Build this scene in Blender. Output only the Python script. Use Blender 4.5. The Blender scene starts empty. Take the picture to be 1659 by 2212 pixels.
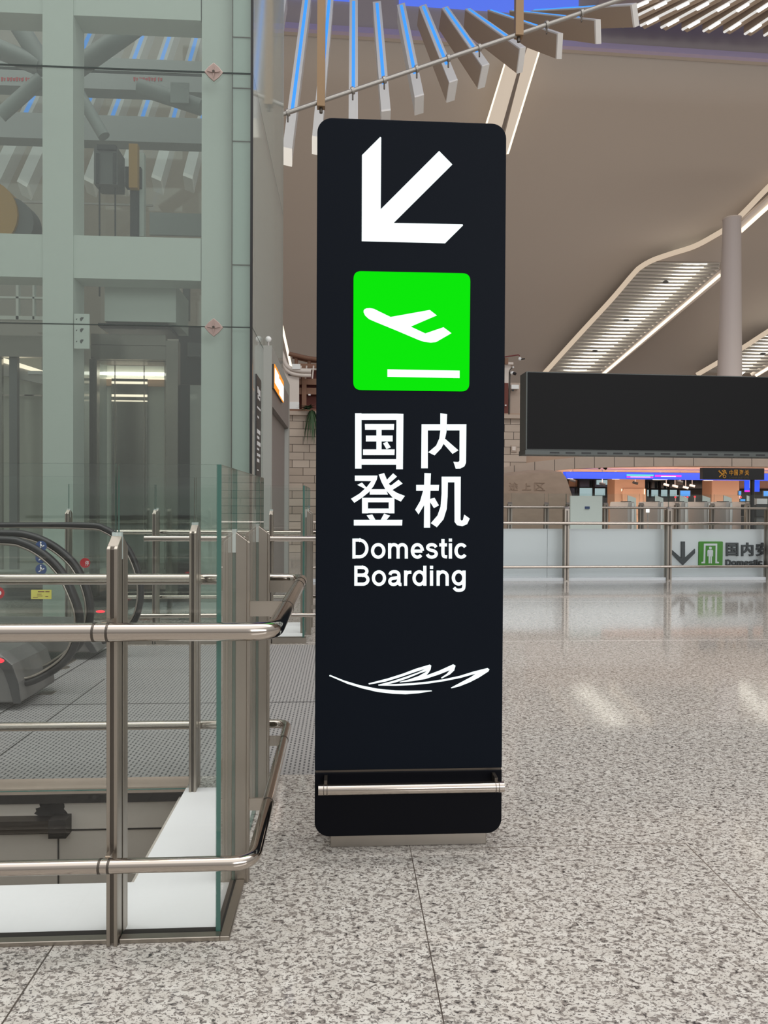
import bpy, math, random
from mathutils import Vector as V, Matrix
random.seed(7)
S = bpy.context.scene
COL = S.collection
R = math.radians
# ------------------------------------------------------------------ camera
FPX, CX, CY = 1550.0, 829.5, 1106.0
CAMZ = 1.5
YAW, PITCH, ROLL = R(-3.2), R(-0.665), 0.005
cam = bpy.data.cameras.new('camera'); cam_ob = bpy.data.objects.new('camera', cam); COL.objects.link(cam_ob)
cam.sensor_fit = 'HORIZONTAL'; cam.sensor_width = 36.0; cam.lens = 36.0*FPX/1659.0
cam.clip_start = 0.05; cam.clip_end = 500
ROT = Matrix.Rotation(YAW, 3, 'Z') @ Matrix.Rotation(R(90)+PITCH, 3, 'X') @ Matrix.Rotation(ROLL, 3, 'Z')
cam_ob.matrix_world = Matrix.Translation((0, 0, CAMZ)) @ ROT.to_4x4()
S.camera = cam_ob
# ------------------------------------------------------------------ view, world, lights
S.view_settings.view_transform = 'Standard'; S.view_settings.look = 'None'
S.view_settings.gamma = 1.0; S.view_settings.use_curve_mapping = False
S.view_settings.exposure = 0.0
S.cycles.transparent_max_bounces = 48; S.cycles.max_bounces = 10
S.cycles.glossy_bounces = 5; S.cycles.diffuse_bounces = 4
W = bpy.data.worlds.new('world'); S.world = W; W.use_nodes = True
wn, wl = W.node_tree.nodes, W.node_tree.links
tcw = wn.new('ShaderNodeTexCoord'); spw = wn.new('ShaderNodeSeparateXYZ'); rmw = wn.new('ShaderNodeValToRGB')
wl.new(tcw.outputs['Generated'], spw.inputs[0]); wl.new(spw.outputs[2], rmw.inputs[0]); wl.new(rmw.outputs[0], wn['Background'].inputs[0])
for i_, (p_, c_) in enumerate(((.0, (.26, .25, .24, 1)), (.20, (.42, .41, .40, 1)), (.60, (.58, .58, .58, 1)), (.80, (1.5, 1.49, 1.47, 1)))):      # stand-in for the unseen hall, zenith brightened for rail highlights
    if i_ > 1: rmw.color_ramp.elements.new(p_)
    rmw.color_ramp.elements[i_].position = p_; rmw.color_ramp.elements[i_].color = c_
wn['Background'].inputs[1].default_value = 1.15
def area(name, loc, sx, sy, energy, color=(1, 1, 1), rot=(0, 0, 0)):
    l = bpy.data.lights.new(name, 'AREA'); l.shape = 'RECTANGLE'; l.size = sx; l.size_y = sy
    l.energy = energy; l.color = color
    o = bpy.data.objects.new(name, l); COL.objects.link(o); o.location = loc; o.rotation_euler = rot
    return o
area('fill_overhead', (5, 3, 24.8), 44, 9, 3300, (1, .98, .96))  # unseen fill added overhead to brighten the floor and front faces
area('fill_behind_camera', (13, -16, 9), 22, 8, 2600, (.97, .98, 1), (R(90), 0, 0))  # unseen fill added behind the camera for the faces turned towards it
area('fill_customs_hall', (14, 22.9, 2.85), 32, .2, 600, (1, .86, .74), (R(68), 0, R(2)))  # unseen fill added behind the stone beam to brighten the customs hall
area('fill_vault', (8, 33, 4.6), 70, 5, 1350, (1, .965, .85), (R(180), 0, R(2)))  # unseen fill added above the stone building to brighten the vault
area('customs_hall_light', (15.0, 30.0, 2.9), 38, 6, 4200, (1, .84, .72))
# ------------------------------------------------------------------ projection helpers
C0 = V((0, 0, CAMZ))
def ray(px, py): return ROT @ V(((px-CX)/FPX, -(py-CY)/FPX, -1))
def PL(px, py, o, n):
    d = ray(px, py); return C0 + d*((V(o)-C0).dot(n)/d.dot(n))
def PY(px, py, Y): return PL(px, py, (0, Y, 0), V((0, 1, 0)))
def PX(px, py, X): return PL(px, py, (X, 0, 0), V((1, 0, 0)))
def PZ(px, py, Z=0.0): return PL(px, py, (0, 0, Z), V((0, 0, 1)))
FA = R(2.0)                                        # the far hall is turned a little from the near grid
U = V((math.cos(FA), math.sin(FA), 0)); N = V((-math.sin(FA), math.cos(FA), 0)); Z = V((0, 0, 1))
def PF(px, py, b): return PL(px, py, N*b, N)
# ------------------------------------------------------------------ materials
def lin(c): return c/12.92 if c <= .04045 else ((c+.055)/1.055)**2.4
def rgb(r, g, b): return (lin(r/255), lin(g/255), lin(b/255), 1)
MATS = {}
def mat(name, col, rough=.5, metal=0., spec=.5, emit=None, es=1.0, coat=0.):
    m = bpy.data.materials.new(name); m.use_nodes = True; b = m.node_tree.nodes['Principled BSDF']
    b.inputs['Base Color'].default_value = col; b.inputs['Roughness'].default_value = rough
    b.inputs['Metallic'].default_value = metal; b.inputs['Specular IOR Level'].default_value = spec
    b.inputs['Coat Weight'].default_value = coat
    if emit: b.inputs['Base Color'].default_value = (.004, .004, .004, 1); b.inputs['Emission Color'].default_value = emit; b.inputs['Emission Strength'].default_value = es
    MATS[name] = m; return m
def nodes(m): return m.node_tree.nodes, m.node_tree.links, m.node_tree.nodes['Principled BSDF']
def vary(m, scale, amount, stretch=(1, 1, 1), detail=3, rough_amt=0.):
    """soft noise over the base colour: the material's own unevenness"""
    n, l, b = nodes(m); tc = n.new('ShaderNodeTexCoord'); mp = n.new('ShaderNodeMapping'); mp.inputs['Scale'].default_value = stretch
    nz = n.new('ShaderNodeTexNoise'); nz.inputs['Scale'].default_value = scale; nz.inputs['Detail'].default_value = detail
    hs = n.new('ShaderNodeMapRange'); hs.inputs['To Min'].default_value = 1-amount; hs.inputs['To Max'].default_value = 1+amount
    mx = n.new('ShaderNodeVectorMath'); mx.operation = 'SCALE'; mx.inputs[0].default_value = b.inputs['Base Color'].default_value[:3]
    l.new(tc.outputs['Object'], mp.inputs[0]); l.new(mp.outputs[0], nz.inputs['Vector']); l.new(nz.outputs['Fac'], hs.inputs['Value'])
    l.new(hs.outputs[0], mx.inputs['Scale']); l.new(mx.outputs[0], b.inputs['Base Color'])
    if rough_amt:
        r = n.new('ShaderNodeMapRange'); r0 = b.inputs['Roughness'].default_value
        r.inputs['To Min'].default_value = r0-rough_amt; r.inputs['To Max'].default_value = r0+rough_amt
        l.new(nz.outputs['Fac'], r.inputs['Value']); l.new(r.outputs[0], b.inputs['Roughness'])
    return m
def glass(name, tint, f0, f90, rough=.02, gcol=(1, 1, 1, 1), haze=0., hcol=(1, 1, 1, 1)):
    m = bpy.data.materials.new(name); m.use_nodes = True; n, l = m.node_tree.nodes, m.node_tree.links
    n.remove(n['Principled BSDF']); out = n['Material Output']
    t = n.new('ShaderNodeBsdfTransparent'); t.inputs[0].default_value = tint
    g = n.new('ShaderNodeBsdfGlossy'); g.inputs['Roughness'].default_value = rough; g.inputs['Color'].default_value = gcol
    lw = n.new('ShaderNodeLayerWeight'); lw.inputs['Blend'].default_value = .5
    pw = n.new('ShaderNodeMath'); pw.operation = 'POWER'; pw.inputs[1].default_value = 4.0
    mr = n.new('ShaderNodeMapRange'); mr.inputs['To Min'].default_value = f0; mr.inputs['To Max'].default_value = f90
    l.new(lw.outputs['Facing'], pw.inputs[0]); l.new(pw.outputs[0], mr.inputs['Value'])
    mx = n.new('ShaderNodeMixShader'); l.new(mr.outputs[0], mx.inputs[0]); l.new(g.outputs[0], mx.inputs[2])
    base = t
    if haze:
        d = n.new('ShaderNodeBsdfDiffuse'); d.inputs[0].default_value = hcol
        h = n.new('ShaderNodeMixShader'); h.inputs[0].default_value = haze
        l.new(t.outputs[0], h.inputs[1]); l.new(d.outputs[0], h.inputs[2]); base = h
    l.new(base.outputs[0], mx.inputs[1]); l.new(mx.outputs[0], out.inputs[0]); MATS[name] = m; return m
def granite():
    m = mat('granite', rgb(190, 184, 178), .075, 0, .5); n, l, b = nodes(m)
    geo = n.new('ShaderNodeNewGeometry')
    mp = n.new('ShaderNodeMapping'); mp.inputs['Rotation'].default_value = (0, 0, .6); mp.inputs['Scale'].default_value = (1, 1.5, 1)
    l.new(geo.outputs['Position'], mp.inputs[0])
    def noise(scale, det, rough, dist):
        z = n.new('ShaderNodeTexNoise'); z.inputs['Scale'].default_value = scale; z.inputs['Detail'].default_value = det
        z.inputs['Roughness'].default_value = rough; z.inputs['Distortion'].default_value = dist; l.new(mp.outputs[0], z.inputs['Vector']); return z
    def ramp(src, stops):
        r = n.new('ShaderNodeValToRGB'); e = r.color_ramp.elements
        while len(e) < len(stops): e.new(.5)
        for i, (p, c) in enumerate(stops): e[i].position = p; e[i].color = c
        l.new(src, r.inputs[0]); return r
    def mix(fac, a, c, typ='MIX'):
        x = n.new('ShaderNodeMix'); x.data_type = 'RGBA'; x.blend_type = typ
        if hasattr(fac, 'links'): l.new(fac, x.inputs[0])
        else: x.inputs[0].default_value = fac
        l.new(a, x.inputs[6]); l.new(c, x.inputs[7]) if hasattr(c, 'links') else setattr(x.inputs[7], 'default_value', c)
        return x.outputs[2]
    big = noise(42, 3.5, .6, .8); fine = noise(95, 3, .6, .5); pale = noise(16, 2, .5, 0)
    base = ramp(pale.outputs['Fac'], [(.3, rgb(182, 176, 168)), (.7, rgb(206, 202, 195))])
    m1 = ramp(big.outputs['Fac'], [(.515, (0, 0, 0, 1)), (.55, (1, 1, 1, 1))])
    m2 = ramp(fine.outputs['Fac'], [(.575, (0, 0, 0, 1)), (.61, (1, 1, 1, 1))])
    m3 = ramp(big.outputs['Fac'], [(.63, (0, 0, 0, 1)), (.66, (1, 1, 1, 1))])
    c = mix(m1.outputs[0], base.outputs[0], rgb(134, 127, 121))
    c = mix(m2.outputs[0], c, rgb(98, 93, 90)); c = mix(m3.outputs[0], c, rgb(64, 61, 60))
    # tile joints
    sep = n.new('ShaderNodeSeparateXYZ'); l.new(geo.outputs['Position'], sep.inputs[0])
    def joint(sock, off, step, wid):
        a = n.new('ShaderNodeMath'); a.operation = 'SUBTRACT'; l.new(sock, a.inputs[0]); a.inputs[1].default_value = off-step*100
        d = n.new('ShaderNodeMath'); d.operation = 'MODULO'; l.new(a.outputs[0], d.inputs[0]); d.inputs[1].default_value = step
        k = n.new('ShaderNodeMath'); k.operation = 'LESS_THAN'; l.new(d.outputs[0], k.inputs[0]); k.inputs[1].default_value = wid; return k
    jx = joint(sep.outputs[0], JX, 1.27*20, .004); jx2 = joint(sep.outputs[0], JX-1.27, 1.27*20, .006); jy = joint(sep.outputs[1], 7.75, 3.15, .016)
    c = mix(jx.outputs[0], c, rgb(80, 72, 66)); c = mix(jx2.outputs[0], c, rgb(80, 72, 66)); 
    def both(a, sock, op, val):
        k = n.new('ShaderNodeMath'); k.operation = op; l.new(sock, k.inputs[0]); k.inputs[1].default_value = val
        q = n.new('ShaderNodeMath'); q.operation = 'MULTIPLY'; l.new(a.outputs[0], q.inputs[0]); l.new(k.outputs[0], q.inputs[1]); return q
    far = both(jy, sep.outputs[1], 'GREATER_THAN', 6); c = mix(far.outputs[0], c, rgb(236, 230, 224))
    jp = PZ(1480, 1822)
    j3 = both(joint(sep.outputs[0], jp.x, 60, .0045), sep.outputs[1], 'LESS_THAN', jp.y); c = mix(j3.outputs[0], c, rgb(104, 94, 86))
    j4 = both(joint(sep.outputs[1], jp.y, 80, .005), sep.outputs[0], 'LESS_THAN', jp.x); j4 = both(j4, sep.outputs[0], 'GREATER_THAN', JX); c = mix(j4.outputs[0], c, rgb(120, 110, 102))
    l.new(c, b.inputs['Base Color'])
    return m
JX = PZ(885, 1832).x
granite()
def tread():
    m = mat('tread_plate', rgb(128, 127, 127), .38, .25, .5); n, l, b = nodes(m)
    geo = n.new('ShaderNodeNewGeometry'); mp = n.new('ShaderNodeMapping'); l.new(geo.outputs['Position'], mp.inputs[0])
    br = n.new('ShaderNodeTexBrick'); l.new(mp.outputs[0], br.inputs['Vector'])
    br.inputs['Scale'].default_value = 1.0; br.inputs['Brick Width'].default_value = .044; br.inputs['Row Height'].default_value = .026
    br.inputs['Mortar Size'].default_value = .0085; br.inputs['Mortar Smooth'].default_value = .2; br.offset = .5
    br.inputs['Color1'].default_value = rgb(92, 92, 93); br.inputs['Color2'].default_value = rgb(112, 112, 112); br.inputs['Mortar'].default_value = rgb(168, 166, 164)
    bp = n.new('ShaderNodeBump'); bp.inputs['Strength'].default_value = .35; bp.inputs['Distance'].default_value = .004
    l.new(br.outputs['Fac'], bp.inputs['Height']); l.new(bp.outputs[0], b.inputs['Normal']); l.new(br.outputs['Color'], b.inputs['Base Color'])
    mp.inputs['Rotation'].default_value = (0, 0, R(90)); return m
tread()
def stone():
    m = mat('stone_blocks', rgb(140, 126, 113), .8); n, l, b = nodes(m)
    tc = n.new('ShaderNodeTexCoord'); sep = n.new('ShaderNodeSeparateXYZ'); cmb = n.new('ShaderNodeCombineXYZ')
    l.new(tc.outputs['Object'], sep.inputs[0]); l.new(sep.outputs[0], cmb.inputs[0]); l.new(sep.outputs[2], cmb.inputs[1])
    br = n.new('ShaderNodeTexBrick'); l.new(cmb.outputs[0], br.inputs['Vector']); br.inputs['Scale'].default_value = 1
    br.inputs['Brick Width'].default_value = .52; br.inputs['Row Height'].default_value = .235; br.inputs['Mortar Size'].default_value = .008
    br.offset = .37; br.squash = 1.7; br.squash_frequency = 3; br.inputs['Bias'].default_value = 0
    br.inputs['Color1'].default_value = rgb(188, 172, 158); br.inputs['Color2'].default_value = rgb(164, 148, 134); br.inputs['Mortar'].default_value = rgb(70, 58, 50)
    nz = n.new('ShaderNodeTexNoise'); nz.inputs['Scale'].default_value = 6; nz.inputs['Detail'].default_value = 5
    x = n.new('ShaderNodeMix'); x.data_type = 'RGBA'; x.blend_type = 'OVERLAY'; x.inputs[0].default_value = .25
    l.new(br.outputs['Color'], x.inputs[6]); l.new(nz.outputs['Fac'], x.inputs[7]); l.new(x.outputs[2], b.inputs['Base Color'])
    bp = n.new('ShaderNodeBump'); bp.inputs['Strength'].default_value = .6; bp.inputs['Distance'].default_value = .03; bp.invert = True
    l.new(br.outputs['Fac'], bp.inputs['Height']); l.new(bp.outputs[0], b.inputs['Normal']); return m
stone()
vary(mat('rock', rgb(168, 147, 130), .85), 3, .18, (1, 1, 2), 6)
vary(mat('fascia_stone', rgb(178, 161, 147), .8), 4, .08)
vary(mat('brown_wall', rgb(172, 146, 126), .7), 1.5, .08)
vary(mat('steel', rgb(186, 178, 168), .27, 1.0), 5, .05, (1, 1, .15), 2, .04)
vary(mat('brushed_steel', rgb(166, 158, 148), .36, 1.0), 6, .06, (1, 1, .1), 3, .05)
mat('steel_dark', rgb(92, 86, 80), .4, .9)
mat('rail_steel', rgb(188, 178, 168), .13, 1.0)
mat('joint_dark', rgb(40, 36, 33), .6)
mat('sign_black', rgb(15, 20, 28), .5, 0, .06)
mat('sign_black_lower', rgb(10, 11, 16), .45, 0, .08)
mat('sign_light', rgb(240, 255, 255), .5, 0, .0, (.90, 1, 1, 1), 1.15)
mat('sign_green', (0.001, .6, 0, 1), .5, 0, .0, (0, .82, 0, 1), .98)
vary(mat('white_ledge', rgb(232, 232, 232), .5), 3, .03)
vary(mat('pit_cladding', rgb(196, 188, 178), .4, .1), 1.2, .06)
mat('pit_dark', rgb(120, 114, 106), .7)
vary(mat('soot', rgb(36, 33, 31), .9), 8, .3)
glass('clear_glass', (.972, .984, .979, 1), .018, .55)
glass('tower_glass', (.88, .915, .895, 1), .10, .62, .03, (.96, 1, .975, 1))
glass('tower_side_glass', (.80, .86, .84, 1), .08, .6, .05, (.97, 1, .98, 1), .55, rgb(206, 209, 203))
glass('frosted_glass', (.72, .83, .80, 1), .05, .5, .1, (1, 1, 1, 1), .8, rgb(238, 248, 243))
mat('glass_edge', rgb(66, 104, 95), .15, 0, .6)
mat('silicone', rgb(186, 196, 192), .5)
vary(mat('ceiling_paint', rgb(190, 180, 170), .8), .15, .03)
mat('white_metal', rgb(232, 232, 230), .45)
mat('fin_white', rgb(222, 222, 220), .5)
mat('fin_brown', rgb(178, 160, 142), .6)
mat('fin_end', rgb(246, 244, 240), .4)
mat('fin_end_emissive', rgb(250, 246, 236), .4, 0, .3, (1, .93, .82, 1), .75)  # same cap with its brightness put in as emission
mat('led_blue', rgb(60, 150, 255), .4, 0, .3, (.06, .34, 1, 1), 1.1)
mat('led_blue_soft', rgb(70, 90, 255), .5, 0, .3, (.10, .16, 1, 1), .22)
mat('cove_blue', rgb(70, 100, 255), .5, 0, .3, (.12, .22, 1, 1), .85)
mat('led_white', (1, 1, 1, 1), .4, 0, .3, (1, .98, .95, 1), 1.8)
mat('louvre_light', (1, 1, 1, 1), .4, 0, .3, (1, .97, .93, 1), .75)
mat('led_warm', (1, .9, .75, 1), .4, 0, .3, (1, .80, .53, 1), 2.2)
mat('led_warm_soft', (1, .9, .75, 1), .4, 0, .3, (1, .86, .66, 1), 1.5)
mat('tube_light', (1, 1, 1, 1), .4, 0, .3, (1, .95, .84, 1), 5); mat('leaf_tube', (1, 1, 1, 1), .4, 0, .3, (1, .95, .82, 1), 4.2)
mat('rim_painted_glow', (1, .9, .8, 1), .5, 0, .3, (1, .80, .60, 1), .62)  # leaf rims: their lit look is put into the colour as emission
mat('wing_painted_glow', (1, .9, .8, 1), .5, 0, .2, (1, .83, .66, 1), .6)  # trough wings: light from the strips painted in as emission
mat('car_rear', rgb(214, 214, 202), .3, .0, .5)
mat('seal_grey', rgb(84, 94, 90), .5)
mat('hanger_bronze', rgb(150, 122, 90), .5, .2)
mat('pipe_grey', rgb(176, 172, 166), .4, .6)
mat('column_white', rgb(205, 196, 192), .55)
mat('leaf_panel', rgb(190, 186, 180), .6)
mat('trim_violet', rgb(190, 178, 205), .5)
mat('tower_white', rgb(200, 206, 200), .5)
mat('tower_grey', rgb(150, 156, 153), .55)
mat('tower_panel', rgb(182, 194, 188), .5)
mat('machine_dark', rgb(58, 60, 60), .6)
mat('machine_grey', rgb(104, 106, 104), .6)
mat('machine_orange', rgb(176, 134, 62), .6)
mat('car_steel', rgb(150, 146, 138), .25, .9)
mat('car_glass', rgb(184, 184, 172), .2, .2, .6)
mat('spider_steel', rgb(168, 148, 140), .45, .5)
mat('portal_grey', rgb(132, 124, 119), .6)
mat('portal_face', rgb(160, 160, 154), .5)
mat('black_panel', rgb(36, 36, 38), .4)
mat('orange_light', rgb(240, 130, 20), .4, 0, .3, (1, .33, .02, 1), 1.0)
mat('rubber', rgb(34, 34, 34), .42)
mat('escalator_grey', rgb(112, 110, 108), .45, .3)
mat('escalator_dark', rgb(60, 60, 60), .5)
mat('red_light', rgb(255, 40, 50), .4, 0, .3, (1, .03, .05, 1), 1.6)
mat('sticker_blue', rgb(48, 72, 118), .5); mat('sticker_red', rgb(170, 36, 44), .5)
mat('sticker_yellow', rgb(208, 200, 96), .5); mat('sticker_white', rgb(225, 225, 225), .5)
mat('screen_black', rgb(20, 20, 21), .5, 0, .12)
mat('screen_frame', rgb(78, 82, 80), .45, .3)
mat('panel_white', rgb(226, 231, 235), .1, 0, .5)
mat('letter_grey', rgb(62, 68, 72), .45); mat('letter_side', rgb(128, 132, 134), .5)
mat('icon_green', rgb(76, 146, 50), .45)
mat('ribbon_blue', rgb(20, 40, 250), .4, 0, .3, (.0, .085, 1, 1), 1.0)
mat('ribbon_magenta', rgb(250, 0, 220), .4, 0, .3, (1, .0, .8, 1), 1.0)
mat('ribbon_cyan', rgb(60, 240, 200), .4, 0, .3, (.1, .9, .65, 1), 1.0)
mat('screen_blue', rgb(70, 160, 240), .4, 0, .3, (.08, .36, .9, 1), 1.0)
mat('gold', rgb(214, 152, 58), .35, .3); mat('gold_dim', rgb(96, 82, 58), .5)
mat('beige_column', rgb(214, 178, 148), .6)
mat('hall_ceiling', rgb(214, 180, 166), .7)
mat('hall_floor', rgb(170, 160, 150), .2)
mat('dark_glazing', rgb(70, 78, 80), .15, 0, .6)
mat('window_light', rgb(190, 215, 215), .4, 0, .3, (.62, .82, .84, 1), .55)
mat('black', rgb(24, 24, 25), .5)
mat('gate_grey', rgb(188, 182, 178), .4, .1); mat('gate_white', rgb(232, 232, 230), .4)
mat('wood_brown', rgb(128, 94, 74), .7); mat('wood_red', rgb(104, 52, 42), .7)
mat('white_plaster', rgb(216, 205, 196), .7)
mat('leaf_green', rgb(58, 82, 52), .7)
mat('red_pipe', rgb(110, 40, 38), .5)
# ------------------------------------------------------------------ objects
def tag(o, label=None, cat=None, group=None, kind=None):
    for k, v in (('label', label), ('category', cat), ('group', group), ('kind', kind)):
        if v: o[k] = v
    return o
def thing(name, label, cat, loc, group=None, rz=0.):
    o = bpy.data.objects.new(name, None); o.empty_display_size = .1; COL.objects.link(o)
    o.location = loc; o.rotation_euler = (0, 0, rz); return tag(o, label, cat, group)
def world_loc(o):
    p = V((0, 0, 0))
    while o: p = p + V(o.location); o = o.parent
    return p
def fillet(pts, r, k=7):
    pts = [V(p) for p in pts]; out = [pts[0]]
    for i in range(1, len(pts)-1):
        a, b, c = pts[i-1], pts[i], pts[i+1]; d1 = (a-b).normalized(); d2 = (c-b).normalized()
        ang = d1.angle(d2); t = min(r/math.tan(ang/2), (a-b).length*.49, (c-b).length*.49)
        p0, p1 = b+d1*t, b+d2*t
        for j in range(k+1):
            s = j/k; out.append((1-s)**2*p0 + 2*s*(1-s)*b + s*s*p1)
    out.append(pts[-1]); return out
def smooth_curve(pts, k=6):
    pts = [V(p) for p in pts]; out = []
    for i in range(len(pts)-1):
        p0 = pts[max(i-1, 0)]; p1 = pts[i]; p2 = pts[i+1]; p3 = pts[min(i+2, len(pts)-1)]
        for j in range(k):
            t = j/k; out.append(.5*((2*p1)+(p2-p0)*t+(2*p0-5*p1+4*p2-p3)*t*t+(3*p1-p0-3*p2+p3)*t**3))
    out.append(pts[-1]); return out
class MB:
    def __init__(s): s.v = []; s.f = []; s.mi = []; s.sm = []; s.m = 0
    def add(s, vs, fs, smooth=False, mi=None):
        o = len(s.v); s.v += [V(p) for p in vs]
        for i, f in enumerate(fs):
            s.f.append([o+k for k in f]); s.mi.append(mi[i] if mi else s.m); s.sm.append(smooth)
        return s
    def hexa(s, p, mi=None):   # p: bottom 4 (ccw), top 4
        return s.add(p, [(3, 2, 1, 0), (4, 5, 6, 7), (0, 1, 5, 4), (1, 2, 6, 5), (2, 3, 7, 6), (3, 0, 4, 7)], mi=mi)
    def box(s, x0, x1, y0, y1, z0, z1):
        return s.hexa([(x0, y0, z0), (x1, y0, z0), (x1, y1, z0), (x0, y1, z0), (x0, y0, z1), (x1, y0, z1), (x1, y1, z1), (x0, y1, z1)])
    def fbox(s, a0, a1, b0, b1, z0, z1):   # box in the far hall's own axes
        q = [U*a+N*b for a, b in ((a0, b0), (a1, b0), (a1, b1), (a0, b1))]
        return s.hexa([p+Z*z0 for p in q]+[p+Z*z1 for p in q])
    def prism(s, poly, vec):
        k = len(poly); p = [V(q) for q in poly]; vec = V(vec); q = [a+vec for a in p]
        nrm = V((0, 0, 0))
        for i in range(k): nrm += p[i].cross(p[(i+1) % k])
        front = list(range(k)) if nrm.dot(vec) < 0 else list(range(k))[::-1]
        back = [i+k for i in front][::-1]; fs = [front, back]
        for i in range(k):
            a, b = front[i], front[(i+1) % k]; fs.append((b, a, a+k, b+k))
        return s.add(p+q, fs)
    def pane(s, corners, vec):            # glass sheet: faces material 0, edges material 1
        p = [V(c) for c in corners]; vec = V(vec); q = [a+vec for a in p]
        return s.hexa(p+q, mi=[0, 0, 1, 1, 1, 1])
    def tube(s, path, r, n=14, caps=True, rz=None):
        path = [V(p) for p in path]; ring = []; rad = r if isinstance(r, (list, tuple)) else [r]*len(path)
        t = (path[1]-path[0]).normalized(); up = V((0, 0, 1)) if abs(t.z) < .9 else V((1, 0, 0))
        a = t.cross(up).normalized()
        for i, p in enumerate(path):
            t = ((path[min(i+1, len(path)-1)]-path[max(i-1, 0)])).normalized()
            a = (a-t*a.dot(t)).normalized(); b = t.cross(a)
            k = rz or 1.
            ring.append([p+(a*math.cos(2*math.pi*j/n)*k+b*math.sin(2*math.pi*j/n))*rad[i] for j in range(n)])
        o = [x for rg in ring for x in rg]; fs = []
        for i in range(len(path)-1):
            for j in range(n): fs.append((i*n+j, i*n+(j+1) % n, (i+1)*n+(j+1) % n, (i+1)*n+j))
        s.add(o, fs, True)
        if caps:
            s.add(ring[0], [list(range(n))[::-1]]); s.add(ring[-1], [list(range(n))])
        return s
    def cyl(s, p0, p1, r, n=16): return s.tube([p0, p1], r, n)
    def ball(s, c, r, k=(1, 1, 1), nu=14, nv=9):
        c = V(c); vs = []; fs = []
        for i in range(nv+1):
            th = math.pi*i/nv
            for j in range(nu):
                ph = 2*math.pi*j/nu; vs.append(c+V((r*k[0]*math.sin(th)*math.cos(ph), r*k[1]*math.sin(th)*math.sin(ph), r*k[2]*math.cos(th))))
        for i in range(nv):
            for j in range(nu): fs.append((i*nu+j, (i+1)*nu+j, (i+1)*nu+(j+1) % nu, i*nu+(j+1) % nu))
        return s.add(vs, fs, True)
    def strip(s, pts, w, conv, vec, closed=False):
        """a pen stroke of constant width through 2D points, raised along vec"""
        n = len(pts); L = []; Rr = []
        for i, (x, y) in enumerate(pts):
            if closed: a, c = pts[i-1], pts[(i+1) % n]
            else: a, c = pts[max(i-1, 0)], pts[min(i+1, n-1)]
            dx, dy = c[0]-a[0], c[1]-a[1]; l = math.hypot(dx, dy) or 1; k = w/2
            if 0 < i < n-1 or closed:
                b0 = (x-a[0], y-a[1]); l0 = math.hypot(*b0) or 1; cs = abs(b0[0]*dx+b0[1]*dy)/(l0*l); k /= max(cs, .75)
            L.append((x-dy/l*k, y+dx/l*k)); Rr.append((x+dy/l*k, y-dx/l*k))
        m = n if closed else n-1; vec = V(vec)
        P = [conv(q) for q in L]+[conv(q) for q in Rr]; Q = [q+vec for q in P]; o = 2*n; fs = []
        for i in range(m):
            j = (i+1) % n; fs += [(o+i, o+j, o+n+j, o+n+i), (i, j, o+j, o+i), (n+j, n+i, o+n+i, o+n+j)]
        if not closed: fs += [(0, o, o+n, n), (n-1, 2*n-1, o+2*n-1, o+n-1)]
        return s.add(P+Q, fs)
    def build(s, name, m, parent=None, bevel=0., seg=2):
        me = bpy.data.meshes.new(name); o = bpy.data.objects.new(name, me); COL.objects.link(o)
        off = world_loc(parent) if parent else V((0, 0, 0))
        if not parent and s.v:
            off = V(((min(p.x for p in s.v)+max(p.x for p in s.v))/2, (min(p.y for p in s.v)+max(p.y for p in s.v))/2, min(p.z for p in s.v)))
            o.location = off
        me.from_pydata([p-off for p in s.v], [], s.f)
        for x in (m if isinstance(m, (list, tuple)) else [m]): me.materials.append(MATS[x])
        for i, p in enumerate(me.polygons): p.material_index = s.mi[i]; p.use_smooth = s.sm[i]
        me.validate(); me.update()
        if parent: o.parent = parent
        if bevel:
            b = o.modifiers.new('bevel', 'BEVEL'); b.width = bevel; b.segments = seg; b.limit_method = 'ANGLE'; b.angle_limit = R(40)
        return o
def B(x0, x1, y0, y1, z0, z1): return MB().box(x0, x1, y0, y1, z0, z1)
def PB(px0, py0, px1, py1, Y, d):      # upright box whose front face is seen at these pixels, at depth Y
    my, mx = (py0+py1)/2, (px0+px1)/2
    return MB().box(PY(px0, my, Y).x, PY(px1, my, Y).x, Y, Y+d, PY(mx, py1, Y).z, PY(mx, py0, Y).z)
def FB(px0, py0, px1, py1, b, d):      # the same in the far hall's axes
    my, mx = (py0+py1)/2, (px0+px1)/2
    return MB().fbox(PF(px0, my, b).dot(U), PF(px1, my, b).dot(U), b, b+d, PF(mx, py1, b).z, PF(mx, py0, b).z)
def struct(o, kind='structure'): o['kind'] = kind; return o
def text_geo(body, extrude_frac=0., bold=0.):
    c = bpy.data.curves.new('text', 'FONT'); c.body = body; c.offset = bold; c.resolution_u = 6
    o = bpy.data.objects.new('text', c); COL.objects.link(o)
    dg = bpy.context.evaluated_depsgraph_get(); dg.update()
    me = bpy.data.meshes.new_from_object(o.evaluated_get(dg))
    vs = [v.co.copy() for v in me.vertices]; fs = [list(p.vertices) for p in me.polygons]
    bpy.data.objects.remove(o); bpy.data.curves.remove(c); bpy.data.meshes.remove(me)
    x0 = min(v.x for v in vs); x1 = max(v.x for v in vs); y0 = min(v.y for v in vs); y1 = max(v.y for v in vs)
    return [((v.x-x0)/(x1-x0), (v.y-y0)/(y1-y0)) for v in vs], fs
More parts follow.
